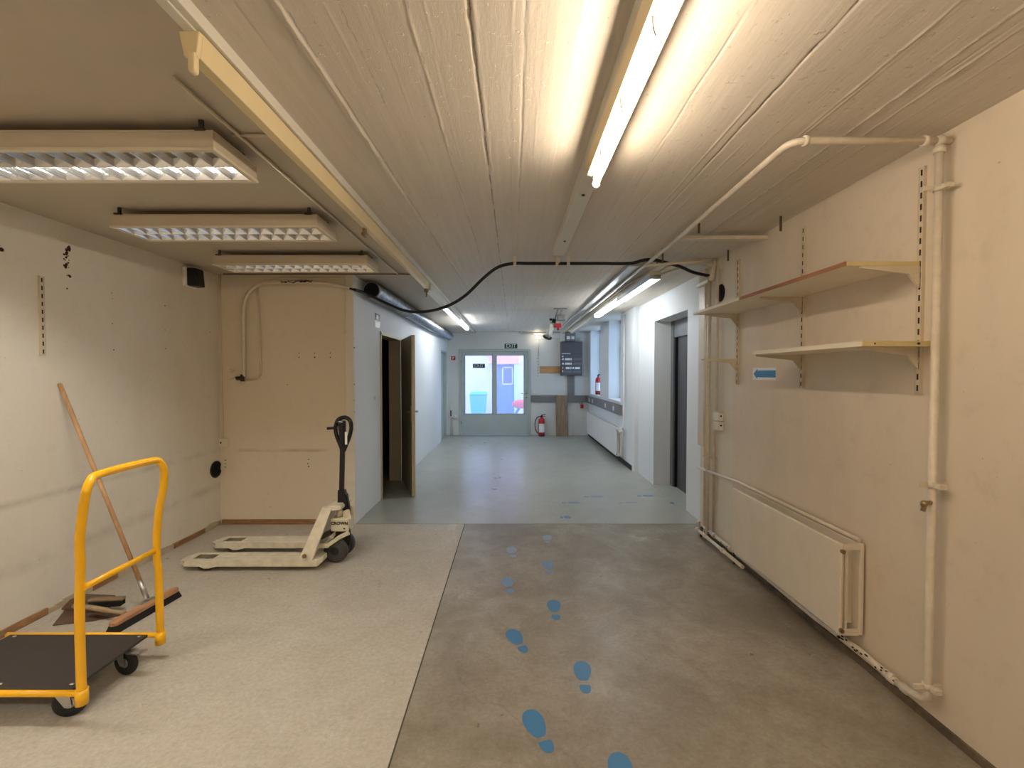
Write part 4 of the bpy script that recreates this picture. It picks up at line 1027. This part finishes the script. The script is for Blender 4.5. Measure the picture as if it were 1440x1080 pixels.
def shelf(lab, ya, yb, z, t, edge, endm, depth=SD):
    o = thing('wall_shelf', lab, 'shelf', (xs0-depth/2, (ya+yb)/2, z), 'shelves on the right wall')
    build('board', MB().box((xs0-depth+.004, ya+.004, z), (xs0, yb, z+t)), M['shelf'], o)
    build('front_edge', MB().box((xs0-depth, ya, z), (xs0-depth+.004, yb, z+t)), edge, o)
    build('end_edge', MB().box((xs0-depth+.004, ya, z), (xs0, ya+.004, z+t)), endm, o)
    return o
s1 = shelf('upper cream shelf with a bare brown front edge, nearest the pipe', 2.0, 2.93, ZU, .019, M['shelfb'], M['shelfy'])
shelf('upper cream shelf at the far end, by the black hole', 2.935, 3.68, ZU-.0, .018, M['shelf'], M['shelf'], SD)
s3 = shelf('lower cream shelf with a yellowed end, below the brown edged one', 1.93, 2.80, ZL, .022, M['shelf'], M['shelfy'], .30)
build('peg_hole', MB().sphere((xs0-.245, 1.93, ZL+.011), .004, (1,.4,1)).sphere((xs0-.06, 1.93, ZL+.011), .005, (1.4,.4,1)), M['black'], s3)
# ---------------------------------------------------------------- left wall items
a = onx(57, 440, XL); 
upr(a.y, 'slotted upright alone on the left wall', XL, 1, onx(58,500,XL).z, onx(55,388,XL).z, 10)
# flaking paint, screw holes, stains with their own shape
def blot(pts, name, label, mat='rust', wall='L'):
    m = MB()
    for (px, py, s) in pts:
        if wall == 'L': q = onx(px, py, XL+.001); m.sphere(q, s, (.12, 1, random.uniform(.7,1.5)), 0, 8, 6)
        elif wall == 'B': q = at(px, py, YB-.001); m.sphere(q, s, (random.uniform(.8,1.5), .12, random.uniform(.6,1.1)), 0, 8, 6)
        elif wall == 'R': q = onx(px, py, XR-.001); m.sphere(q, s, (.12, 1, random.uniform(.7,1.5)), 0, 8, 6)
    tag(build(name, m, M[mat]), label, 'stain', None, 'stuff')
r2 = random.Random(9); pts = []
for i in range(34):
    t = r2.random(); pts.append((93+r2.gauss(0, 2.6)+t*3, 346+t*68 if r2.random() < .45 else 348+abs(r2.gauss(0, 9)), r2.uniform(.003, .010)))
blot(pts, 'paint_damage', 'cluster of dark flaked spots high on the left wall')
blot([(2,351,.014)], 'screw_hole', 'dark hole at the left edge of the left wall')
blot([(157,412,.004),(158,455,.004),(160,492,.005),(158,420,.003),(232,430,.005),(232,464,.004),(233,490,.004),(295,467,.006)], 'screw_holes', 'small screw holes in the middle of the left wall')
pts = [(395+i*1.5+r2.uniform(-1,1), 397.5+r2.uniform(-1.4,1.2)-(.8 if i > 10 else 0), r2.uniform(.006,.014)) for i in range(28)]
blot([(x, y, .006) for x in (420.5,442.5,464.5) for y in (496.5,502.5)], 'screw_holes', 'six small screw holes in the alcove back wall', 'dirt', 'B')
blot([(434,646,.006),(433,652,.006),(434,656,.006),(317,647,.005),(317,652,.005),(317,657,.005),(377,694,.004),(380,713,.004),(370,694,.003),(404,541,.004)], 'screw_holes', 'small dark holes low on the alcove back wall', 'dirt', 'B')
blot([(497,474+i*17+r2.uniform(-4,4),r2.uniform(.005,.012)) for i in range(15)], 'paint_damage', 'chipped paint spots down the corner edge of the alcove wall', 'rust', 'B')
# speaker
sp = thing('wall_speaker', 'small black speaker high in the corner of the left wall', 'speaker', (XL+.05, 4.13, 2.28))
a, b = onx(279,395,XL), onx(297,395,XL+.09)
build('bracket', MB().box((XL, 4.02, 2.27), (XL+.035, 4.17, 2.44)), M['whiteplastic'], sp, .006)
build('cabinet', MB().hexa([(XL+.03,4.03,2.275),(XL+.12,4.05,2.275),(XL+.12,4.15,2.275),(XL+.03,4.17,2.275),(XL+.03,4.03,2.435),(XL+.105,4.05,2.435),(XL+.105,4.15,2.435),(XL+.03,4.17,2.435)]), M['black'], sp, .012)
build('grille', MB().cyl((XL+.075, 4.042, 2.35), (XL+.075, 4.037, 2.35), .03, n=16), M['rubber'], sp)
# round black vent low on the left wall
a = onx(303, 660, XL)
vn = thing('wall_vent', 'round black opening low on the left wall near the corner', 'vent', (XL, a.y, a.z-.08))
build('opening', MB().tube_l([Vector((XL, a.y, a.z)), Vector((XL+.006, a.y, a.z))], [.08,.078], Vector((1,0,0)), 28, 0), M['void'], vn)
rg = MB().tube([(XL+.006, a.y+.078*math.cos(t), a.z+.078*math.sin(t)) for t in np.linspace(0, 2*math.pi, 29)[:-1]], .006, 8, closed=True)
build('ring', rg, M['black'], vn)
# socket on back wall, mount, pipes, valve
a = at(316, 622, YB)
so = thing('wall_socket', 'cream socket low in the corner of the alcove back wall', 'socket', (a.x, YB, a.z-.04))
build('plate', MB().box((a.x-.045, YB-.03, a.z-.042), (a.x+.045, YB, a.z+.042)), M['creamplastic'], so, .006)
build('socket_hole', MB().sphere((a.x-.02, YB-.031, a.z), .009, (1,.4,1)), M['black'], so)
tag(build('corner_conduit', MB().tube([(XL+.035, YB-.012, a.z+.04), (XL+.035, YB-.012, ZC-.03)], .008, 8), M['cream2']), 'thin vertical conduit in the corner of the alcove above the socket', 'conduit')
a = at(326, 521, YB)
tag(build('wall_mount', MB().sphere((a.x, YB, a.z), .03, (1.2,.6,.6)).cyl((a.x, YB-.035, a.z), (a.x, YB, a.z), .011, n=10), M['cream2']), 'small round mount on the alcove wall left of the pipes', 'mount')
ap = thing('alcove_pipe', 'cream pipe rising from the valve and curving along the alcove wall', 'pipe', (at(343,530,YB).x, YB, at(343,530,YB).z))
yq = YB-.035
def bw(px, py): v = at(px, py, yq); return (v.x, yq, v.z)
build('pipe', MB().tube(spline([bw(343,530), bw(342.5,480), bw(343,432), bw(350,412), bw(363,401), bw(380,397), bw(420,396.5), bw(455,398), bw(475,401), bw(492,406)], 6), .017, 12), M['pipe'], ap)
yq2 = YB-.015
def bw2(px, py): v = at(px, py, yq2); return (v.x, yq2, v.z)
build('branch_pipe', MB().tube(fillet([bw2(362,404), bw2(364,440), bw2(367,526), bw2(361,534), bw2(345,534.5)], .03), .0085, 8), M['pipe'], ap)
build('upper_conduit', MB().tube(fillet([bw2(372,400), bw2(383,391), bw2(485,391.5), bw2(485,470)], .03), .006, 8), M['cream2'], ap)
v0 = Vector(bw(338,532))
rp = MB()
for i in range(46):
    v_ = at(395+i*.95+r2.uniform(-.6,.6), 396.3+r2.uniform(-1.6,1.0)+(-.4 if i > 20 else .6), YB-.053); rp.sphere(v_, r2.uniform(.004,.010), (1.3,.35,.6), 0, 8, 5)
build('rust_patch', rp, M['dirt'], ap)
build('valve', MB().cyl(v0+Vector((-.035,0,0)), v0+Vector((.03,0,0)), .020, n=12).cyl(v0+Vector((.02,0,-.03)), v0+Vector((.02,0,.04)), .018, n=12).bar(v0+Vector((-.03,-.02,.008)), v0+Vector((.02,-.03,.012)), .025, .014).sphere(v0+Vector((.03,0,.02)), .02), M['darkmetal'], ap)
build('spout', MB().tube(fillet([v0+Vector((-.03,0,0)), v0+Vector((-.07,0,.004)), v0+Vector((-.11,0,-.014))], .02), .008, 8).lathe(v0+Vector((.02,0,-.055)), (0,0,1), [(.012,0),(.022,.01),(.022,.02),(.012,.03)], 12), M['pipe'], ap)
tag(build('cable_end', MB().tube(spline([bw(490,405), bw(500,408), at(510,411,4.60), at(516,407,4.72), at(522,404,4.74), at(528,407,4.74)], 6), .010, 8), M['black']), 'short black cable joining the alcove pipe to the duct mouth', 'cable')
# pictogram signs beside the open door
a, b = onx(527, 441, XC), onx(534, 460, XC)
ps = MB(); ps2 = MB(); zt1, zb1 = onx(530,441,XC).z, onx(530,460.5,XC).z; zmid = (zt1+zb1)/2
ps.box((XC, a.y, zmid+.004), (XC+.003, b.y, zt1), 0); ps2.box((XC, a.y, zb1), (XC+.003, b.y, zmid-.004), 0)
ym = (a.y+b.y)/2; ps.box((XC+.003, ym-.035, zmid+.02), (XC+.004, ym+.015, zt1-.016), 1).box((XC+.003, ym+.025, zmid+.035), (XC+.004, ym+.04, zt1-.03), 1)
pg = thing('pictogram_sign', 'small black and white pictogram sign on the white wall beside the open door', 'sign', (XC, ym, zb1)); build('upper_panel', ps, [M['black'], M['signwhite']], pg); build('lower_panel', ps2, M['signwhite'], pg)
a = onx(527, 559, XC)
tag(build('wall_switch', MB().box((XC, a.y-.04, a.z-.02), (XC+.02, a.y+.03, a.z+.02)), M['creamplastic'], None, .005), 'small latch on the white wall just before the open door', 'latch')

# ---------------------------------------------------------------- pallet jack
jk = thing('pallet_jack', 'beige hand pallet jack with black handle parked before the alcove wall', 'pallet jack', (-1.9, 3.63, 0))
tx = at(248, 797, 3.40).x
def fork(ya, yb):
    z0, z1 = .042, .090; x0, x1 = tx, -1.503; ym = (ya+yb)/2
    m = MB(); t = .008
    # top plate around the roller opening
    ox0, ox1 = x0+.10, x0+.255; oy0, oy1 = ya+.032, yb-.032
    m.prism([(x0, ya+.045, z1-t-.016), (x0+.06, ya, z1-t-.002), (ox0, ya, z1-t), (ox0, yb, z1-t), (x0+.06, yb, z1-t-.002), (x0, yb-.045, z1-t-.016)], (0, 0, t))
    m.box((ox0, ya, z1-t), (ox1, oy0, z1)).box((ox0, oy1, z1-t), (ox1, yb, z1)).box((ox1, ya, z1-t), (x1, yb, z1))
    for y in (ya, yb-.005): m.box((x0+.06, y, z0), (x1, y+.005, z1-t))
    m.prism([(x0, ya+.045, z0+.008), (x0+.06, ya, z0), (x0+.06, yb, z0), (x0, yb-.045, z0+.008)], (0, 0, .022))
    for y in (ya-.003, yb-.003): m.prism([(ox1-.09, y, z0+.004), (ox1-.05, y, z0-.014), (ox1-.01, y, z0-.014), (ox1+.06, y, z0+.004)], (0, .006, 0))
    # worn raised press marks
    for y in (oy0+.005, oy1-.012): m.box((ox1+.03, y, z1), (ox1+.11, y+.008, z1+.003))
    f_ = build('fork', m, M['jack'], jk, .0015)
    build('load_roller', MB().cyl((ox0+.06, oy0+.01, .032), (ox0+.06, oy1-.01, .032), .030, n=18).cyl((ox1-.03, oy0+.01, .032), (ox1-.03, oy1-.01, .032), .028, n=18), M['tyre'], f_)
    build('push_rod', MB().cyl((ox1, ym, .055), (x1, ym, .055), .008, n=8).box((ox0+.002, oy0+.002, .040), (ox1, oy1-.002, .046)), M['darkmetal'], f_)
fork(3.40, 3.555); fork(3.76, 3.915)
def jbuild(name, mb, mats, parent, bev=0.0):
    mb.v = [(x-.033, y, z) for x, y, z in mb.v]
    return build(name, mb, mats, parent, bev)
# slanted side arms up to the head
def arm(ya, yt):
    m = MB(); t = .03
    m.hexa([(-1.585, ya, .085), (-1.475, ya, .085), (-1.475, ya+t, .085), (-1.585, ya+t, .085), (-1.455, yt, .452), (-1.375, yt, .452), (-1.375, yt+t, .452), (-1.455, yt+t, .452)])
    return m
jbuild('side_arm', arm(3.40, 3.535), M['jack'], jk, .006); jbuild('side_arm', arm(3.885, 3.75), M['jack'], jk, .006)
jbuild('arm_bolt', MB().cyl((-1.53, 3.385, .125), (-1.53, 3.40, .125), .016, n=8).cyl((-1.53, 3.375, .125), (-1.53, 3.387, .125), .009, n=8), M['brass'], jk)
jbuild('heel', MB().box((-1.60, 3.402, .040), (-1.44, 3.913, .0885)).prism([(-1.44, 3.40, .04), (-1.405, 3.43, .07), (-1.405, 3.43, .11), (-1.44, 3.40, .088)], (0, .08, 0)), M['jack'], jk, .004)
jbuild('head_plate', MB().prism([(-1.457, 3.53, .430), (-1.40, 3.53, .462), (-1.325, 3.55, .462), (-1.31, 3.55, .445), (-1.31, 3.55, .425), (-1.40, 3.53, .425)], (0, .24, 0)), M['jack'], jk, .006)
jbuild('back_plate', MB().hexa([(-1.53,3.50,.10),(-1.515,3.50,.10),(-1.515,3.82,.10),(-1.53,3.82,.10),(-1.43,3.57,.43),(-1.415,3.57,.43),(-1.415,3.75,.43),(-1.43,3.75,.43)]), M['jack'], jk)
pu = jbuild('pump_body', MB().box((-1.405, 3.575, .245), (-1.26, 3.70, .350)), M['pump'], jk, .010)
jbuild('brand_mark', MB().text('CROWN', .034, (-1.333, 3.5735, .312), (1,0,0), (0,0,1), 0, .0006, .0012).add([(-1.305,3.5735,.272),(-1.295,3.5735,.264),(-1.285,3.5735,.272),(-1.295,3.5735,.279)], [(0,1,2,3)]), M['black'], pu)
jbuild('piston', MB().cyl((-1.35, 3.63, .35), (-1.35, 3.63, .405), .026, n=18).cyl((-1.35, 3.63, .405), (-1.35, 3.63, .43), .018, n=18), M['pump'], jk)
jbuild('handle_yoke', MB().prism([(-1.315, 3.60, .34), (-1.25, 3.60, .34), (-1.262, 3.60, .41), (-1.28, 3.60, .415), (-1.315, 3.60, .40)], (0, .012, 0)).prism([(-1.315, 3.70, .34), (-1.25, 3.70, .34), (-1.262, 3.70, .41), (-1.28, 3.70, .415), (-1.315, 3.70, .40)], (0, .012, 0)).cyl((-1.295, 3.592, .365), (-1.295, 3.60, .365), .01, n=8).cyl((-1.285, 3.592, .395), (-1.285, 3.60, .395), .01, n=8), M['pump'], jk)
jbuild('lift_linkage', MB().bar((-1.49, 3.53, .150), (-1.40, 3.53, .155), .02, .035).bar((-1.41, 3.53, .155), (-1.32, 3.545, .215), .02, .030).bar((-1.32, 3.545, .215), (-1.25, 3.56, .245), .02, .03).cyl((-1.405, 3.515, .155), (-1.405, 3.53, .155), .014, n=8), M['jack'], jk, .003)
jbuild('linkage_shaft', MB().bar((-1.48, 3.60, .20), (-1.40, 3.60, .24), .10, .03), M['darkmetal'], jk)
for y in (3.56, 3.725):
    wv = jbuild('steer_wheel', MB().lathe((-1.365, y, .093), (0,1,0), [(.068,0),(.088,.004),(.093,.012),(.093,.040),(.088,.048),(.068,.052)], 30), M['tyre'], jk)
    jbuild('wheel_hub', MB().lathe((-1.365, y-.003, .093), (0,1,0), [(.02,0),(.035,.004),(.062,.006),(.062,.052),(.03,.056)], 24), M['rubber'], wv)
jbuild('wheel_axle', MB().cyl((-1.365, 3.61, .093), (-1.365, 3.73, .093), .016, n=10).box((-1.39, 3.64, .10), (-1.34, 3.70, .25)), M['darkmetal'], jk)
hy = 3.66
hX0, hX1 = at(484, 722, hy).x, at(482.5, 630, hy).x
build('handle_boot', MB().hexa([(hX0-.045,hy-.03,.385),(hX0+.045,hy-.03,.375),(hX0+.045,hy+.03,.375),(hX0-.045,hy+.03,.385),(hX0-.045,hy-.022,.56),(hX0+.012,hy-.022,.56),(hX0+.012,hy+.022,.56),(hX0-.045,hy+.022,.56)]).hexa([(hX0+.012,hy-.02,.46),(hX0+.05,hy-.02,.38),(hX0+.05,hy+.02,.38),(hX0+.012,hy+.02,.46),(hX0+.005,hy-.02,.555),(hX0+.03,hy-.02,.52),(hX0+.03,hy+.02,.52),(hX0+.005,hy+.02,.555)]), M['blackgloss'], jk, .006)
build('handle_shaft', MB().bar((hX0-.02, hy, .50), (hX1, hy, 1.05), .036, .032, (0,1,0)), M['blackgloss'], jk, .006)
lc = hX1+.0
lp_ = []
for px, py in ((482.5,636),(478,624),(473,611),(472,600),(475,591),(481,587.5),(487,587.5),(492.5,592),(494,601),(492,612),(487.5,624)):
    v = at(px, py, hy); lp_.append(Vector((v.x, hy, v.z)))
lp2 = spline(lp_+[lp_[0]], 5)[:-1]
build('handle_loop', MB().tube(lp2, .0165, 10, closed=True), M['blackgloss'], jk)
v = at(482.5, 606, hy)
build('control_housing', MB().hexa([(v.x-.02,hy-.03,.93),(v.x+.02,hy-.03,.93),(v.x+.02,hy+.02,.93),(v.x-.02,hy+.02,.93),(v.x-.038,hy-.03,1.12),(v.x+.022,hy-.03,1.12),(v.x+.022,hy+.02,1.12),(v.x-.038,hy+.02,1.12)]), M['blackgloss'], jk, .01)
build('decal', MB().box((v.x+.024, hy-.028, .93), (v.x+.042, hy-.024, 1.03)), M['signwhite'], jk)
a, b = at(463, 602, hy), at(475, 601, hy)
build('control_lever', MB().cyl((a.x, hy-.02, a.z), (b.x, hy-.01, b.z), .012, .010, n=12).sphere((a.x, hy-.02, a.z), .013), M['black'], jk)
def hs(px, py, Y=3.60): return at(px, py, Y)
build('release_hose', MB().tube(spline([hs(486,720,3.62), hs(489,735,3.60), hs(492,748,3.60), hs(491.5,762,3.62), hs(489,774,3.66), hs(484,783,3.70)], 6), .0065, 8), M['black'], jk)

# ---------------------------------------------------------------- yellow platform trolley
ty = thing('platform_trolley', 'yellow platform trolley with a black deck at the left edge', 'trolley', (-2.2, 2.14, 0))
n0 = onz(118, 980, .115); f0 = onz(223, 897, .115)
Yn, Yf = n0.y, f0.y; PXx = (n0.x+f0.x)/2
XE = PXx-.80
def tpt(px, py, Y): v = at(px, py, Y); return Vector((v.x, Y, v.z))
hn = [Vector((PXx, Yn, .10)), Vector((PXx-.002, Yn, .45)), tpt(113,800,Yn), tpt(112,760,Yn), tpt(117,715,Yn), tpt(121,692,Yn)]
hf = [tpt(229,690,Yf), tpt(223,722,Yf), tpt(220.5,755,Yf), tpt(221,790,Yf), Vector((PXx-.002, Yf, .45)), Vector((PXx, Yf, .10))]
top = [tpt(121,692,Yn), tpt(127,677,Yn+.025), tpt(141,666.5,Yn+.085), tpt(212,648.5,Yf-.075), tpt(226,651,Yf-.02), tpt(231,665,Yf), tpt(229,690,Yf)]
TR = .0175
path = spline(hn, 6)[:-1]+spline(top, 6)[:-1]+spline(hf, 6)
build('push_handle', MB().tube(path, TR, 14), M['yellow'], ty)
c0, c1 = tpt(118,826,Yn), tpt(219,774,Yf)
build('cross_bar', MB().cyl(c0, c1, .0135, n=12), M['yellow'], ty)
for Y in (Yn, Yf):
    build('socket_sleeve', MB().cyl((PXx, Y, .085), (PXx, Y, .150), .0235, n=16), M['yellow'], ty)
    build('side_rail', MB().cyl((PXx, Y, .130), (XE, Y, .130), .0135, n=12), M['yellow'], ty)
DZ = .140
dk0, dk1 = onz(198, 893, DZ).x, XE+.03
deck = MB().box((dk1, Yn+.008, .118), (PXx-.055, Yf-.008, DZ-.003))
build('deck', MB().box((dk1, Yn+.012, .127), (PXx-.055, Yf-.012, DZ)), M['deck'], ty, .002)
rv = MB()
for x in (PXx-.085, PXx-.40, dk1+.04):
    for y in (Yn+.045, Yf-.03): rv.sphere((x, y, DZ), .008, (1.3,1,.35), 0, 10, 6)
build('rivet', rv, M['chrome'], ty)
def castor(x, y, ang, brake):
    r = .063
    d = Vector((math.cos(ang), math.sin(ang), 0)); n = Vector((-d.y, d.x, 0))
    c = Vector((x, y, r))
    w_ = build('castor', MB().lathe(c-n*.0125, n, [(r*.62,0),(r*.95,.002),(r,.007),(r,.018),(r*.95,.023),(r*.62,.025)], 28), M['rubber'], ty)
    build('wheel_hub', MB().lathe(c-n*.0145, n, [(r*.25,0),(r*.50,.004),(r*.50,.025),(r*.25,.029)], 18), M['steel'], w_)
    f = MB(); piv = c-d*.025; piv.z = .128
    for s in (-1, 1):
        o = n*(.019*s)
        q0 = c+o; t_ = n*.003*s
        f.prism([q0+Vector((0,0,-.012))-d*.012, q0+Vector((0,0,-.012))+d*.012, Vector((piv.x,piv.y,.128))+d*.03+o, Vector((piv.x,piv.y,.128))-d*.03+o], t_)
    f.box((piv.x-.035, piv.y-.03, .126), (piv.x+.035, piv.y+.03, .132))
    f.cyl(c-n*.026, c+n*.026, .006, n=8)
    build('fork', f, M['steel'], w_)
    if brake:
        b0 = Vector((piv.x, piv.y, .118))+d*.045
        build('brake_pedal', MB().bar(b0, b0+d*.085+Vector((0,0,.004)), .042, .006).bar(b0+d*.03, b0+d*.07, .03, .014), M['steel'], w_)
w1 = onz(96, 1009, .0); w2 = onz(178, 948, .0)
castor(w1.x, w1.y+.012, math.radians(20), False); castor(w2.x, w2.y+.0, math.radians(-10), True)
castor(XE+.12, Yn+.07, .3, False); castor(XE+.12, Yf-.07, 2.8, False)

# ---------------------------------------------------------------- broom
hb0, hb1 = onz(155, 879, .05), onz(249, 827, .05)
bt = onx(84.5, 541, XL+.014)
bz = onz(208, 845, .060)
br_ = thing('push_broom', 'wide push broom leaning against the left wall, wooden handle up', 'broom', (bz.x, bz.y, 0))
d = (hb1-hb0); d.z = 0; L = d.length; d.normalize(); n = Vector((-d.y, d.x, 0))
hd = []
for k in range(13):
    a_ = math.pi/2+math.pi*k/12; hd.append(hb0+d*(.028+.028*math.cos(a_))+n*(.028*math.sin(a_)))
for k in range(13):
    a_ = -math.pi/2+math.pi*k/12; hd.append(hb1+d*(-.028+.028*math.cos(a_))+n*(.028*math.sin(a_)))
hd = [Vector((p.x, p.y, .036)) for p in hd]
build('head', MB().prism(hd, (0,0,.024)), M['headwood'], br_, .004)
bs_ = MB(); cen = (hb0+hb1)/2
top_ = [cen+(p-cen)*1.0 for p in hd]
bot = []
for p in hd:
    q = p-Vector((cen.x, cen.y, p.z)); t = q.dot(d); s = q.dot(n)
    bot.append(Vector((cen.x, cen.y, 0))+d*t*1.06+n*s*1.5)
nn = len(hd)
vs = [Vector((p.x, p.y, .036)) for p in hd]+[Vector((p.x, p.y, .0)) for p in bot]
bs_.add(vs, [list(range(nn)), [nn+i for i in range(nn)][::-1]]+[(i, nn+i, nn+(i+1)%nn, (i+1)%nn) for i in range(nn)])
build('bristles', bs_, M['bristle'], br_)
dirh = (bt-bz).normalized()
build('handle', MB().cyl(bz+dirh*.05, bt, .0125, .0120, n=14).sphere(bt, .0122), M['handlewood'], br_)
build('ferrule', MB().cyl(bz+dirh*.015, bz+dirh*.14, .0135, .0150, n=14).bar(Vector((bz.x,bz.y,.063))-d*.05, Vector((bz.x,bz.y,.063))+d*.05, .03, .006), M['steel'], br_)
# dustpan and hand brush on the floor
dp = onz(115, 868, .0)
pn = thing('dustpan', 'brown dustpan lying on the floor by the left wall', 'dustpan', (dp.x, dp.y, 0))
def fz(px, py, z): v = onz(px, py, z); return Vector((v.x, v.y, z))
p0, p1, p2, p3 = fz(74,880,.002), fz(128,874,.002), fz(128,852,.002), fz(96,852,.002)
t0, t1 = fz(95,862,.045), fz(150,862,.045)
build('pan', MB().add([p0,p1,p1+Vector((.15,.08,.0)),p3, p0+Vector((0,0,.004)),p1+Vector((0,0,.004)),p1+Vector((.15,.08,.004)),p3+Vector((0,0,.004))], [(0,3,2,1),(4,5,6,7),(0,1,5,4),(1,2,6,5),(2,3,7,6),(3,0,4,7)]), M['panmetal'], pn)
build('hood', MB().hexa([p3+Vector((.0,-.06,.004)), p3+Vector((.30,-.10,.004)), p3+Vector((.30,.06,.004)), p3+Vector((.0,.08,.004)), p3+Vector((.03,-.02,.055)), p3+Vector((.26,-.04,.055)), p3+Vector((.26,.05,.05)), p3+Vector((.03,.07,.05))]), M['panmetal'], pn, .01)
ba, bb = fz(104,852,.07), fz(176,862,.055)
hb = thing('hand_brush', 'wooden hand brush lying across the dustpan', 'brush', (ba.x, ba.y, .05))
dd = (bb-ba).normalized()
build('handle', MB().tube(spline([ba, ba+dd*.12+Vector((0,0,.004)), ba+dd*.26, bb], 6), [.014]*6+[.015]*6+[.011]*6+[.010], 10), plain('pale_brush_wood', srgb(178,156,122), .6, 0, .1, 30), hb)
bl_ = ba+Vector((.05, .05, .012))
build('block', MB().bar(bl_, bl_+Vector((.20,.02,.0)), .04, .02), plain('grey_brush_wood', srgb(140,118,92), .6, 0, .1, 30), hb, .008)
build('bristles', MB().bar(bl_+Vector((.01,0,-.025)), bl_+Vector((.19,.02,-.025)), .045, .03), M['bristle'], hb)

# ---------------------------------------------------------------- blue footprints
def footprint(spx, spy, hpx, hpy, ls, lab, mat='fp0', wob=1.0):
    ls *= .94
    s = onz(spx, spy, 0); h = onz(hpx, hpy, 0)
    d = (s-h).normalized(); n = Vector((d.y, -d.x, 0))
    m = MB(); m2 = MB(); zt = .0012
    # sole: egg shape, wider toward the toe
    pts = []
    for k in range(28):
        a_ = 2*math.pi*k/28; r = ls
        t = math.cos(a_)*r; w = math.sin(a_)*r*.54*(1+.22*math.cos(a_))+r*.05*math.cos(a_)
        t = max(t, -r*.86)
        pts.append(Vector((s.x, s.y, 0))+d*t+n*w*wob)
    m.prism(pts, (0,0,zt))
    pts = []
    for k in range(20):
        a_ = 2*math.pi*k/20; r = ls*.46
        t = math.cos(a_)*r*1.1; w = math.sin(a_)*r*.74
        t = min(t, r*.5)
        pts.append(Vector((h.x, h.y, 0))+d*t*1.0+n*w)
    m2.prism(pts, (0,0,zt))
    o = thing('footprint', lab, 'footprint sticker', ((s.x+h.x)/2, (s.y+h.y)/2, 0), 'blue footprints on the floor')
    build('sole', m, M[mat], o); build('heel', m2, M[mat], o)
footprint(752,1018, 768,1047, .090, 'blue footprint nearest the camera but one, slightly scuffed')
footprint(819,944, 823,967, .086, 'blue footprint third from the camera, right of the trail')
footprint(724,896, 735,911.5, .088, 'blue footprint fourth from the camera, left of the trail')
footprint(779,852.5, 781.5,867, .086, 'blue footprint fifth from the camera, right of the trail')
footprint(714,819, 717,830, .085, 'blue footprint sixth from the camera, worn at the heel', 'fp1')
footprint(771,795, 771,804, .085, 'faded blue footprint seventh from the camera, on the right', 'fp1')
footprint(719.5,774, 722,782, .085, 'faded blue footprint eighth from the camera, on the left', 'fp2')
footprint(769.5,756.5, 769.5,762, .080, 'almost rubbed away footprint just before the floor joint', 'fp2')
footprint(873,1084, 880,1115, .090, 'blue footprint cut off by the lower picture edge')
def streak(px0, px1, py, lab, mat='fp1', wd=.05):
    a, b = onz(px0, py, 0), onz(px1, py-.5, 0); L = (b-a).length; d = (b-a).normalized(); n = Vector((-d.y, d.x, 0)); m = MB(); m2 = MB()
    c1 = a+d*(L*.66); 
    pts = [c1+d*math.cos(t)*L*.34+n*math.sin(t)*wd*.8 for t in np.linspace(0, 2*math.pi, 21)[:-1]]
    m.prism([Vector((p.x, p.y, 0)) for p in pts], (0,0,.0012))
    c2 = a+d*(L*.13)
    pts = [c2+d*math.cos(t)*L*.13+n*math.sin(t)*wd*.65 for t in np.linspace(0, 2*math.pi, 17)[:-1]]
    m2.prism([Vector((p.x, p.y, 0)) for p in pts], (0,0,.0012))
    o = thing('footprint', lab, 'footprint sticker', ((a.x+b.x)/2, (a.y+b.y)/2, 0), 'blue footprints on the floor')
    build('sole', m, M[mat], o); build('heel', m2, M[mat], o)
streak(788, 803, 727.5, 'pale footprint just beyond the floor joint', 'fp1', .06)
streak(790, 816, 707, 'faint footprint in the corridor, pointing sideways', 'fp2')
streak(821, 849, 698.5, 'pale blue footprint in the corridor, farther row on the left', 'fp2')
streak(870, 896, 707, 'faint rubbed footprint in the middle of the corridor trail', 'fp2', .02)
streak(896, 919, 697.5, 'teal blue footprint in the corridor near the lift', 'fp1')
streak(942, 968, 707.5, 'strong blue footprint right before the lift door', 'fp0')

# ---------------------------------------------------------------- daylight, camera, view
w = bpy.data.worlds.new('sky'); SC.world = w; w.use_nodes = True
bg = w.node_tree.nodes['Background']; bg.inputs['Color'].default_value = (.62,.80,1.0,1); bg.inputs['Strength'].default_value = 2.8
cd = bpy.data.cameras.new('camera'); cam = bpy.data.objects.new('camera', cd); COL.objects.link(cam)
cam.location = (0, 0, H); cam.rotation_euler = (math.pi/2-PITCH, 0, 0)
cd.sensor_width = 36; cd.lens = 36*F/1440; cd.clip_start = .05
SC.camera = cam
SC.view_settings.view_transform = 'Standard'; SC.view_settings.look = 'None'; SC.view_settings.gamma = 1.0
SC.view_settings.use_curve_mapping = False
SC.view_settings.exposure = 0.45
SC.cycles.sample_clamp_indirect = 6.0
SC.cycles.max_bounces = 8; SC.cycles.diffuse_bounces = 5
